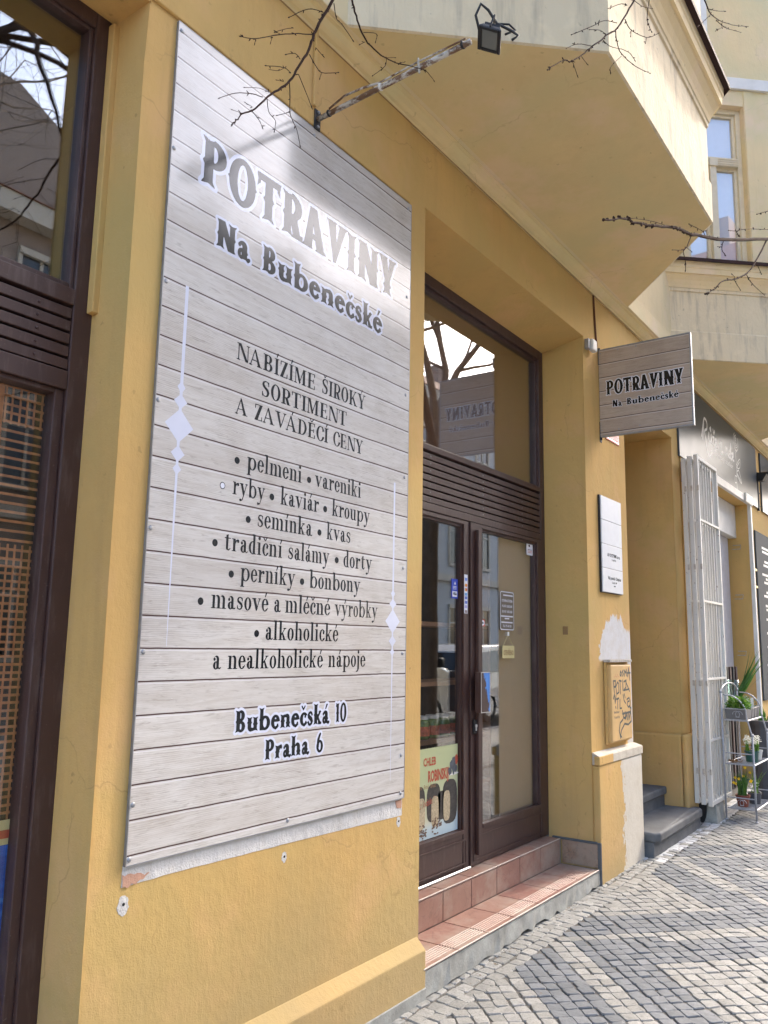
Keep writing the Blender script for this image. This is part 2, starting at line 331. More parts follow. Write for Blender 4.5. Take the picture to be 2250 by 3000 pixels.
def gl(ch):
    """returns (mask, advance) for a glyph on the current grid; cap height 100, x-height 66"""
    T, H = G.T, G.H; n2 = 8 + T; r2 = n2 + 17
    base = {'á': ('a', 'ac'), 'é': ('e', 'ac'), 'í': ('ı', 'ac'), 'ý': ('y', 'ac'), 'č': ('c', 'ca'), 'ě': ('e', 'ca'), 'š': ('s', 'ca'),
            'Á': ('A', 'AC'), 'Í': ('I', 'AC'), 'Ý': ('Y', 'AC'), 'Š': ('S', 'CA'), 'Ě': ('E', 'CA')}
    if ch in base:
        b, d = base[ch]; mk, w = gl(b)
        cx = w / 2 - (1 if d in ('ac', 'AC') else 2)
        if d == 'ac': mk = mk | acute(cx)
        if d == 'AC': mk = mk | acute(cx, 106)
        if d == 'ca': mk = mk | caron(cx)
        if d == 'CA': mk = mk | caron(cx, 104)
        return mk, w
    if ch == ' ': return np.zeros(G.X.shape, bool), 30
    if ch == '-': return rc(4, 26, 30, 40), 30
    if ch == 'o': return ring(9 + T, 33, 9 + T, 34), 20 + 2 * T
    if ch == 'c':
        cx = 10 + T; return (ring(cx, 33, 9 + T, 34) & ~rc(cx + 4, 200, 16, 50)) | el(cx + 10, 46, 7, 8) | st([(cx + 2, 2.5), (cx + 12, 8), (cx + 17, 18)], H), 18 + 1.7 * T
    if ch == 'e':
        cx = 9 + T; return ((ring(cx, 33, 9 + T, 34) & ~rc(cx + 2, 200, 14, 34)) | rc(cx - 8, cx + 8 + T * .6, 33, 33 + H)) | st([(cx + 2, 2.5), (cx + 12, 7), (cx + 18, 18)], H), 20 + 1.9 * T
    if ch == 'a':
        s = 26; mk = stem(s, 2, 50, top=False, bot=False) | (sho(8, s + T, 67, 48)) | (ring(22, 19, 18, 20) & (G.X < s + 3)) | el(12, 49, 7, 8) | st([(s + T - 2, 8), (s + T + 5, 3), (s + T + 11, 8)], H + 1)
        return mk, s + T + 13
    if ch == 'b': return stem(8, 0, 104, bot=False) | (ring(22 + T, 33, 14 + T, 34) & (G.X > 12)) | sf(0, 8 + T, 99), 40 + 2 * T
    if ch == 'd': 
        s = 16 + T; return stem(s, 0, 104) | (ring(14 + T, 33, 14 + T - 2, 34) & (G.X < s + 5)) | sf(s - 8, s + T, 99) | sf(s, s + T + 8, 0), s + T + 10
    if ch == 'h': return stem(8, 0, 104) | sho(n2 - 2, r2 + T, 67, 46) | stem(r2, 0, 47, top=False) | sf(0, 8 + T, 99) | sf(0, n2 + 7, 0) | sf(r2 - 7, r2 + T + 8, 0), r2 + T + 10
    if ch == 'n': return stem(8, 0, 66) | sho(n2 - 2, r2 + T, 67, 46) | stem(r2, 0, 47, top=False) | sf(0, 8 + T, 61) | sf(0, n2 + 7, 0) | sf(r2 - 7, r2 + T + 8, 0), r2 + T + 10
    if ch == 'm':
        r3 = r2 + T + 17; return stem(8, 0, 66) | sho(n2 - 2, r2 + T, 67, 46) | stem(r2, 0, 47, top=False) | sho(r2 + T - 2, r3 + T, 67, 46) | stem(r3, 0, 47, top=False) | sf(0, 8 + T, 61) | sf(0, n2 + 7, 0) | sf(r2 - 7, r2 + T + 7, 0) | sf(r3 - 7, r3 + T + 8, 0), r3 + T + 10
    if ch in 'ıi':
        mk = stem(8, 0, 66) | sf(0, 8 + T, 61) | sf(0, n2 + 8, 0)
        if ch == 'i': mk = mk | el(8 + T / 2, 87, 9, 9.5)
        return mk, 18 + T
    if ch == 'j': return stem(8, -10, 66) | st([(8 + T / 2, -8), (8 + T / 2 - 6, -24), (-4, -27)], [T, 8, 6]) | el(8 + T / 2, 87, 9, 9.5) | sf(0, 8 + T, 61), 16 + T
    if ch == 'k': return stem(8, 0, 104) | sf(0, 8 + T, 99) | sf(0, n2 + 8, 0) | st([(n2 - 2, 28), (n2 + 24, 63)], H + 1) | pg([(n2 + 4, 34), (n2 + 9, 44), (n2 + 24 + T * .5, 0), (n2 + 22 - T * .5, 0)]) | rc(n2 + 12, n2 + 34, 61, 66) | rc(n2 + 10, n2 + 38, 0, H), n2 + 40
    if ch == 'l': return stem(8, 0, 104) | sf(0, 8 + T, 99) | sf(0, n2 + 8, 0), 18 + T
    if ch == 'p': return stem(8, -30, 66) | (ring(22 + T, 33, 14 + T, 34) & (G.X > 12)) | sf(0, 8 + T, 61) | sf(0, n2 + 8, -30), 40 + 2 * T
    if ch == 'r': return stem(8, 0, 66) | sf(0, 8 + T, 61) | sf(0, n2 + 8, 0) | st([(n2 - 3, 42), (n2 + 6, 57), (n2 + 15, 61)], H + 2) | el(n2 + 17, 55, 8, 9), n2 + 27
    if ch == 's':
        p = [(40, 53), (34, 61), (24, 63.5), (14, 59), (11, 50), (14, 42), (24, 36), (34, 29), (39, 20), (36, 9), (26, 3), (15, 5), (8, 15)]
        k = T / 15; w = [5, 5, 6, 8, 11, 13, 14, 14, 13, 9, 6, 5, 5]; return st(p, [max(q * k * .95, H) for q in w]) | rc(37, 42, 44, 62) | rc(6, 11, 5, 23), 50
    if ch == 't': return stem(10, 8, 80, top=False, bot=False) | rc(0, 24 + T, 61, 61 + H) | pg([(10, 66), (10 + T, 66), (10 + T, 86), (10 + T * .6, 80)]) | st([(10 + T / 2, 9), (20 + T / 2, 3), (30 + T / 2, 12)], [T * .8, H + 1, H]), 30 + T
    if ch == 'u': return stem(8, 14, 66, bot=False) | cup(8, r2 + 4, -1, 20) | stem(r2, 0, 66) | sf(0, 8 + T, 61) | sf(r2 - 8, r2 + T, 61) | sf(r2, r2 + T + 8, 0), r2 + T + 9
    if ch in 'vy':
        mk = pg([(4, 66), (4 + T + 2, 66), (24 + T, 14), (22 + T * .7, 0), (20 + T * .5, 0)]) | st([(22 + T * .6, 3), (36 + T, 64)], H) | rc(-2, 12 + T, 61, 66) | rc(26 + T, 46 + T, 61, 66)
        if ch == 'y': mk = mk | st([(22 + T * .6, 4), (14 + T * .5, -20), (6, -27)], H + 1) | el(7, -22, 7, 7)
        return mk, 47 + T
    # capitals
    if ch == 'A':
        if G.W: return pg([(2, 0), (2 + T + 6, 0), (38, 70), (30, 100), (24, 100)]) | pg([(28, 100), (34 + T * .6, 100), (58 + T, 0), (52, 0)]) | rc(14, 60, 24, 37) | pg([(-4, 0), (T + 12, 0), (T + 4, 9), (4, 9)]) | pg([(46, 0), (64 + T, 0), (56 + T, 9), (54, 9)]), 64 + T
        return st([(6, 0), (34, 98)], H) | pg([(29, 100), (38, 100), (58 + T, 0), (56, 0)]) | rc(16, 58, 30, 30 + H) | rc(-4, 18, 0, H) | rc(48, 66 + T, 0, H), 68 + T
    if ch == 'B': return stem(10, 0, 100) | (el(26 + T * .5, 74, 20 + T * .4, 26) & ~el(26 + T * .5, 74, 20 - T * .6, 26 - H) & (G.X > 9 + T)) | (el(28 + T * .5, 26, 23 + T * .4, 26) & ~el(28 + T * .5, 26, 23 - T * .6, 26 - H) & (G.X > 9 + T)) | rc(9 + T, 30 + T * .5, 100 - H, 100) | rc(9 + T, 30 + T * .5, 0, H) | rc(9 + T, 26 + T * .5, 49, 49 + H) | sf(1, 12, 0) | sf(1, 12, 100 - H), 56 + T
    if ch == 'C': return (ring(20 + T, 50, 18 + T, 52) & ~rc(26 + T, 300, 32, 70)) | rc(34 + T, 34 + T + H, 66, 100) | st([(24 + T, 1), (34 + T, 10), (38 + T, 30)], H), 46 + T
    if ch == 'D': return stem(10, 0, 100) | (el(16 + T, 50, 30 + T * .6, 50) & ~el(16 + T, 50, 30 - T * .4, 50 - H) & (G.X > 9 + T)) | sf(1, 12, 0) | sf(1, 12, 100 - H), 54 + T * 1.4
    if ch == 'E': return stem(10, 0, 100) | rc(2, 42 + T, 100 - H, 100) | rc(2, 44 + T, 0, H) | rc(10, 34 + T, 49, 49 + H) | rc(42 + T - H, 42 + T, 78, 100) | rc(44 + T - H, 44 + T, 0, 24) | rc(34 + T - H, 34 + T, 38, 64), 50 + T
    if ch == 'I': return stem(10, 0, 100) | sf(1, 19 + T, 0) | sf(1, 19 + T, 100 - H), 20 + T
    if ch == 'K': return stem(10, 0, 100) | sf(1, 19 + T, 0) | sf(1, 19 + T, 100 - H) | st([(10 + T, 40), (46 + T, 97)], H) | pg([(16 + T, 50), (24 + T, 62), (44 + T * 1.8, 0), (44 + T * .8, 0)]) | rc(34 + T, 56 + T, 100 - H, 100) | rc(34 + T, 52 + T * 1.8, 0, H), 54 + T * 1.6
    if ch == 'M': return rc(9, 9 + H, 0, 100) | pg([(9, 100), (9 + T, 100), (42 + T * .5, 8), (38, 0)]) | st([(40, 3), (70, 98)], H) | stem(66, 0, 100) | rc(0, 22, 0, H) | rc(58, 75 + T, 0, H) | rc(0, 12, 100 - H, 100) | rc(66, 75 + T, 100 - H, 100), 78 + T
    if ch == 'N':
        if G.W: return stem(8, 0, 100) | stem(38 + T, 0, 100) | pg([(8, 100), (14 + T, 100), (38 + 2 * T, 0), (32 + T, 0)]), 48 + 2 * T
        return rc(9, 9 + H, 0, 100) | pg([(9, 100), (9 + T, 100), (56 + T, 0), (56, 0)]) | rc(51 + T, 51 + T + H, 0, 100) | rc(0, 22, 0, H) | rc(0, 14, 100 - H, 100) | rc(42 + T, 65 + T, 100 - H, 100), 62 + T
    if ch == 'O':
        mk = ring(18 + T, 50, 16 + T, 52)
        if G.W: mk = mk | pg([(-2, 50), (6, 42), (6, 58)]) | pg([(38 + 2 * T, 50), (30 + 2 * T, 42), (30 + 2 * T, 58)])
        return mk, 36 + 2 * T
    if ch in 'PR':
        mk = stem(10, 0, 100) | (el(24 + T * .5, 70, 24 + T * .5, 30) & ~el(24 + T * .5, 70, 24 - T * .5, 30 - H) & (G.X > 9 + T)) | sf(1, 19 + T, 0) | sf(1, 12, 100 - H)
        if ch == 'R': mk = mk | pg([(20 + T * .4, 44), (24 + T * 1.3, 44), (42 + T * 1.2, 0), (40 + T * .2, 0)]) | rc(34 + T * .4, 48 + T * 1.2, 0, H) | (pg([(32 + T * .2, 0), (50 + T * 1.2, 0), (42 + T * 1.1, 10), (40 + T * .2, 10)]) if G.W else False)
        return mk, 52 + T
    if ch == 'S':
        p = [(50, 80), (42, 95), (30, 97), (17, 90), (13, 78), (18, 64), (30, 54), (42, 44), (48, 30), (44, 12), (32, 4), (18, 6), (9, 22)]
        k = T / 15; w = [5, 5, 6, 9, 13, 15, 16, 16, 15, 11, 6, 5, 5]; return st(p, [max(q * k * .95, H) for q in w]) | rc(47, 52, 68, 98) | rc(7, 12, 2, 32), 60
    if ch == 'T':
        if G.W: return stem(26, 0, 90, top=False) | rc(4, 48 + T, 84, 100) | pg([(-2, 100), (10, 100), (10, 78), (0, 68), (2, 84)]) | pg([(54 + T, 100), (42 + T, 100), (42 + T, 78), (52 + T, 68), (50 + T, 84)]), 54 + T
        return stem(26, 0, 100) | rc(2, 50 + T, 100 - H, 100) | rc(2, 2 + H, 74, 100) | rc(50 + T - H, 50 + T, 74, 100) | rc(16, 36 + T, 0, H), 54 + T
    if ch == 'V':
        if G.W: return pg([(0, 100), (8 + T, 100), (40, 20), (34, 0), (26, 0)]) | pg([(30, 0), (36, 0), (62 + T * .6, 100), (50, 100), (32, 30)]) | pg([(-6, 100), (T + 14, 100), (T + 4, 91), (4, 91)]) | pg([(42, 100), (70 + T * .6, 100), (58 + T * .6, 91), (50, 91)]), 60 + T * .6
        return pg([(6, 100), (8 + T, 100), (46, 8), (40, 0), (36, 0)]) | st([(41, 3), (70, 98)], H) | rc(-4, 18 + T, 100 - H, 100) | rc(58, 80, 100 - H, 100), 78
    if ch == 'Y':
        if G.W: return stem(24, 0, 50, top=False) | pg([(0, 100), (8 + T, 100), (26 + T * .8, 46), (24, 40)]) | pg([(24 + T, 40), (26 + T * .5, 50), (44 + T * .2, 100), (50 + T, 100)]) | pg([(-6, 100), (T + 14, 100), (T + 4, 91), (4, 91)]) | pg([(38 + T * .2, 100), (56 + T, 100), (46 + T, 91), (46, 91)]), 50 + T
        return stem(30, 0, 48) | pg([(4, 100), (6 + T, 100), (30 + T, 46), (30, 44)]) | st([(30 + T * .8, 46), (64, 98)], H) | rc(-4, 18 + T, 100 - H, 100) | rc(54, 76, 100 - H, 100) | rc(20, 40 + T, 0, H), 74
    if ch == 'Z': return rc(4, 52, 100 - H, 100) | rc(2, 56, 0, H) | pg([(38, 100), (40 + T, 100), (4 + T + 2, 0), (2, 0)]) | rc(4, 4 + H, 74, 100) | rc(56 - H, 56, 0, 28), 60
    if ch == '1': return stem(12, 0, 100) | pg([(12, 100), (14, 78), (2, 82)]), 24 + T
    if ch == '0': return ring(16 + T, 50, 13 + T, 51), 34 + 2 * T
    if ch == '6': return ring(16 + T, 32, 13 + T, 33) | st([(4 + T * .6, 34), (8 + T * .6, 66), (22 + T * .6, 88), (34 + T * .5, 96)], [T, T, T * .8, T * .6]), 34 + 2 * T
    return rc(0, 30, 0, 66), 34
def word_field(items, cell, style, pad):
    """items: (text, x0, x1, base, cap). Returns node coverage field F and grid origin"""
    xa = min(i[1] for i in items) - pad; xb = max(i[2] for i in items) + pad
    za = min(i[3] - .36 * i[4] for i in items) - pad; zb = max(i[3] + 1.4 * i[4] for i in items) + pad
    nx = int((xb - xa) / cell) + 2; nz = int((zb - za) / cell) + 2; ss = 3
    F = np.zeros((nz, nx))
    G.W = style == 'W'; G.T, G.H = (26, 13) if G.W else (15, 5)
    if style == 'B': G.T, G.H = 17, 5.5
    gx = xa + (np.arange(nx * ss) + .5) * cell / ss - cell / 2; gz = za + (np.arange(nz * ss) + .5) * cell / ss - cell / 2
    big = np.zeros((nz * ss, nx * ss), bool)
    for (t, x0, x1, base, cap) in items:
        G.X = np.zeros((1, 1)); G.Y = np.zeros((1, 1)); adv = []
        for c in t: adv.append(gl(c)[1])
        gap = 3 if style == 'W' else 4
        tot = sum(adv) + gap * (len(t) - 1); sx = (x1 - x0) / tot; sy = cap / 100.0; u = 0
        j0 = max(0, int(np.searchsorted(gz, base - .36 * cap))); j1 = int(np.searchsorted(gz, base + 1.4 * cap))
        for c, a in zip(t, adv):
            i0 = max(0, int(np.searchsorted(gx, x0 + (u - 10) * sx))); i1 = int(np.searchsorted(gx, x0 + (u + a + 12) * sx))
            xs = (gx[i0:i1] - x0) / sx - u; ys = (gz[j0:j1] - base) / sy
            G.X, G.Y = np.meshgrid(xs, ys)
            big[j0:j1, i0:i1] |= gl(c)[0]; u += a + gap
    F = big.reshape(nz, ss, nx, ss).mean(axis=(1, 3))
    return F, xa, za
def dilate(F, r):
    out = F.copy(); nz, nx = F.shape; k = int(math.ceil(r))
    for dz in range(-k, k + 1):
        for dx in range(-k, k + 1):
            d = math.hypot(dx, dz)
            if d > r + .5 or (dx == 0 and dz == 0): continue
            w = min(1.0, r + .5 - d)
            a = F[max(0, -dz):nz - max(0, dz), max(0, -dx):nx - max(0, dx)] * w
            o = out[max(0, dz):nz - max(0, -dz), max(0, dx):nx - max(0, -dx)]
            np.maximum(o, a, out=o)
    return out
def field_mesh(F, xa, za, cell, to3, name):
    v = []; f = []
    ins = F >= .5; full = ins[:-1, :-1] & ins[1:, :-1] & ins[:-1, 1:] & ins[1:, 1:]; anyc = ins[:-1, :-1] | ins[1:, :-1] | ins[:-1, 1:] | ins[1:, 1:]
    P = lambda i, j: to3(xa + i * cell, za + j * cell)
    nz, nx = full.shape
    for j in range(nz):
        row = full[j]
        d = np.diff(np.concatenate(([0], row.view(np.int8), [0])))
        for a, b in zip(np.where(d == 1)[0], np.where(d == -1)[0]):
            n = len(v); v += [P(a, j), P(b, j), P(b, j + 1), P(a, j + 1)]; f.append((n, n + 1, n + 2, n + 3))
    for j, i in zip(*np.where(anyc & ~full)):
        cs = [(i, j), (i + 1, j), (i + 1, j + 1), (i, j + 1)]; poly = []
        for k in range(4):
            a, b = cs[k], cs[(k + 1) % 4]; fa, fb = F[a[1], a[0]], F[b[1], b[0]]
            if fa >= .5: poly.append(a)
            if (fa >= .5) != (fb >= .5):
                t = (.5 - fa) / (fb - fa); poly.append((a[0] + (b[0] - a[0]) * t, a[1] + (b[1] - a[1]) * t))
        if len(poly) > 2:
            n = len(v); v += [P(*q) for q in poly]; f.append(tuple(range(n, n + len(poly))))
    me = bpy.data.meshes.new(name); me.from_pydata(v, [], f); me.update(); return me
def lettering(items, to3, mat, parent, style='D', cell=.0017, name='lettering', outline=0.0, omat=None, to3o=None):
    F, xa, za = word_field(items, cell, style, .012 + outline)
    link(name, field_mesh(F, xa, za, cell, to3, name), mat, parent)
    if outline:
        D = dilate(F, outline / cell); link('letter_outline', field_mesh(D, xa, za, cell, to3o, 'letter_outline'), omat, parent)
_fc = {}
def smalltext(txt, size, mat, parent, mtx, name='lettering', align='CENTER', sx=1.0, bold=0.0, space=1.0):
    """small print in the built-in font, as a flat mesh; mtx maps text plane to world"""
    cu = bpy.data.curves.new(name, 'FONT'); cu.body = txt; cu.size = size; cu.align_x = align; cu.offset = bold; cu.resolution_u = 2; cu.space_line = space
    o = bpy.data.objects.new('tmp', cu); COL.objects.link(o)
    dg = bpy.context.evaluated_depsgraph_get(); dg.update()
    me = bpy.data.meshes.new_from_object(o.evaluated_get(dg)); bpy.data.objects.remove(o); bpy.data.curves.remove(cu)
    me.transform(Matrix.Diagonal((sx, 1, 1, 1))); me.transform(mtx); me.materials.clear()
    return link(name, me, mat, parent)
def MX(o, ax, ay):
    """matrix for text: origin o, x axis ax, y axis ay"""
    ax, ay = Vector(ax), Vector(ay); az = ax.cross(ay)
    q = Matrix(((ax.x, ay.x, az.x), (ax.y, ay.y, az.y), (ax.z, ay.z, az.z))).to_4x4(); q.translation = Vector(o); return q
def frontX(o): return MX(o, (1, 0, 0), (0, 0, 1))     # reads on a wall facing -Y
# ------------------------------------------------------------------ the house: ground floor, cornice, oriels
def gz(x): return 0.01 * (x - 3.4)             # the pavement climbs slightly to the right
house = thing('town_house', (6, 0, 0), 'ochre town house with cream oriels over shop fronts', 'building')
OPEN = [(-2.2, 1.628, 0.27, 3.86, 0.20, 0.0), (3.46, 5.67, -0.4, 3.925, 0.33, 0.07), (6.525, 7.865, -0.4, 3.62, 0.62, 0.0), (9.0, 11.08, -0.4, 3.44, 0.26, 0.0)]
def wall_mesh():
    xs = sorted({-7.0, 18.0, 2.5, 13.5} | {o[0] for o in OPEN} | {o[1] for o in OPEN}); zs = sorted({-0.4, 4.40} | {o[2] for o in OPEN} | {o[3] for o in OPEN})
    vid = {}; v = []; f = []
    def V(x, y, z):
        k = (round(x, 4), round(y, 4), round(z, 4))
        if k not in vid: vid[k] = len(v); v.append(k)
        return vid[k]
    def inop(x, z):
        for o in OPEN:
            if o[0] < x < o[1] and o[2] < z < o[3]: return o
    for i in range(len(xs) - 1):
        for j in range(len(zs) - 1):
            x0, x1, z0, z1 = xs[i], xs[i + 1], zs[j], zs[j + 1]; o = inop((x0 + x1) / 2, (z0 + z1) / 2)
            if o is None: f.append((V(x0, 0, z0), V(x1, 0, z0), V(x1, 0, z1), V(x0, 0, z1)))
            else:
                d, sl = o[4], o[5]; bz = lambda z: z - (sl if z == o[3] else 0)
                if x0 == o[0]: f.append((V(x0, 0, z0), V(x0, 0, z1), V(x0, d, bz(z1)), V(x0, d, z0)))
                if x1 == o[1]: f.append((V(x1, 0, z1), V(x1, 0, z0), V(x1, d, z0), V(x1, d, bz(z1))))
                if z1 == o[3]: f.append((V(x0, 0, z1), V(x1, 0, z1), V(x1, d, bz(z1)), V(x0, d, bz(z1))))
                if z0 == o[2] and z0 > 0: f.append((V(x1, 0, z0), V(x0, 0, z0), V(x0, d, z0), V(x1, d, z0)))
    me = bpy.data.meshes.new('wall'); me.from_pydata(v, [], f); me.update(); return me
link('ground_floor_wall', wall_mesh(), M['ochre'], house, bevel=0.007)
MB().prism([(-7, -0.0, 3.876), (-7, -0.013, 3.879), (-7, -0.013, 4.36), (-7, 0.0, 4.36)], (10.30, 0, 0)).build('fascia', M['ochre'], house, bevel=0.004)
# plinths
MB().prism([(-7, 0.001, 0.262), (-7, -0.05, 0.212), (-7, -0.05, 0.02), (-7, 0.001, 0.02)], (10.455, 0, 0)).build('plinth', M['ochre'], house, bevel=0.006)
MB().box(-7, 3.452, -0.056, -0.001, -0.3, 0.052).build('plinth_base', M['concrete'], house, bevel=0.004)
pl = MB(); pl.hexa([(5.674, -0.05, -0.1), (6.575, -0.05, -0.1), (6.575, 0.5, -0.1), (5.674, -0.001, -0.1)], [(5.674, -0.05, 0.80), (6.575, -0.05, 0.80), (6.575, 0.5, 0.80), (5.674, -0.001, 0.80)])
pl.build('pillar_plinth', M['ochre'], house, bevel=0.01)
cp = MB(); cp.hexa([(5.67, -0.056, 0.802), (6.582, -0.056, 0.802), (6.582, 0.5, 0.802), (5.67, -0.001, 0.802)], [(5.67, -0.056, 0.862), (6.582, -0.056, 0.862), (6.582, 0.5, 0.862), (5.67, -0.001, 0.862)])
cp.hexa([(5.67, -0.054, 0.863), (6.58, -0.054, 0.863), (6.58, 0.5, 0.863), (5.67, -0.001, 0.863)], [(5.672, -0.008, 0.886), (6.53, -0.008, 0.886), (6.53, 0.5, 0.886), (5.672, -0.001, 0.886)])
cp.build('plinth_cap', M['patch2'], house, bevel=0.004)
MB().box(5.66, 5.93, -0.0585, -0.02, 0.804, 0.8615).build('painted_cap_end', M['ochre'], house, bevel=0.003)
MB().box(7.81, 8.14, -0.05, -0.001, -0.1, 0.845).box(7.81, 7.863, 0.001, 0.6, -0.1, 0.845).build('pillar_plinth', M['ochre'], house, bevel=0.02, seg=3)
MB().box(8.12, 8.36, -0.012, -0.001, 0.846, 4.30).build('pilaster_strip', M['ochre'], house, bevel=0.004)
M['shade_notch'] = flat('shade_and_notch_brown', (.30, .18, .075), .9)  # brown for the painted joint shadow with its grime, and for the notch
# moulding under the upper floor
prof = [(0.001, 4.335), (-0.012, 4.335), (-0.018, 4.348), (-0.034, 4.352), (-0.05, 4.362), (-0.062, 4.378), (-0.068, 4.388), (-0.085, 4.391), (-0.088, 4.399), (0.001, 4.399)]
MB().prism([(-7, y, z) for y, z in prof], (25, 0, 0)).build('cornice_moulding', M['soffit'], house, bevel=0.002)
MB().box(-7, 18, -.0145, -.0135, 4.327, 4.3345).build('grime_shadow_line', M['shade_notch'], house)  # joint shadow and hairline grime under the moulding, painted as a brown line
# upper wall between the oriels
uw = MB(); uw.box(-7, 18, -0.11, 0.5, 4.40, 4.552); uw.box(-7, 18, -0.05, 0.5, 4.575, 15.0); uw.box(-7, 18, -0.075, 0.5, 4.552, 4.575)
uw.build('upper_wall', M['cream'], house, bevel=0.004)
MB().box(-7, 18, -0.085, -0.076, 4.551, 4.566).build('groove_shadow_strip', M['stone'], house)  # dark strip painted in for the shadow line of the groove
OUT = [Vector((2.638, -0.111)), Vector((3.463, -1.022)), Vector((5.38, -1.022)), Vector((6.40, -0.111))]
def offs(d):
    n = []
    for i in range(3):
        e = (OUT[i + 1] - OUT[i]).normalized(); n.append(Vector((e.y, -e.x)) if Vector((e.y, -e.x)).y < 0 else Vector((-e.y, e.x)))
    q = []
    for i in range(4):
        if i in (0, 3):
            k = n[0 if i == 0 else 2]; e = (OUT[1] - OUT[0] if i == 0 else OUT[3] - OUT[2]).normalized()
            p = OUT[i] + k * d; t = (-0.049 - p.y) / e.y; q.append(p + e * t)
        else:
            a, b = n[i - 1], n[i]; mm = (a + b).normalized(); q.append(OUT[i] + mm * (d / mm.dot(a)))
    return q
def loft(profile, dx):
    mb = MB(); rows = [[(p.x + dx, p.y, z) for p in offs(d)] for d, z in profile]
    for a, b in zip(rows, rows[1:]):
        for i in range(3): mb.quad(a[i], a[i + 1], b[i + 1], b[i])
    return mb, rows
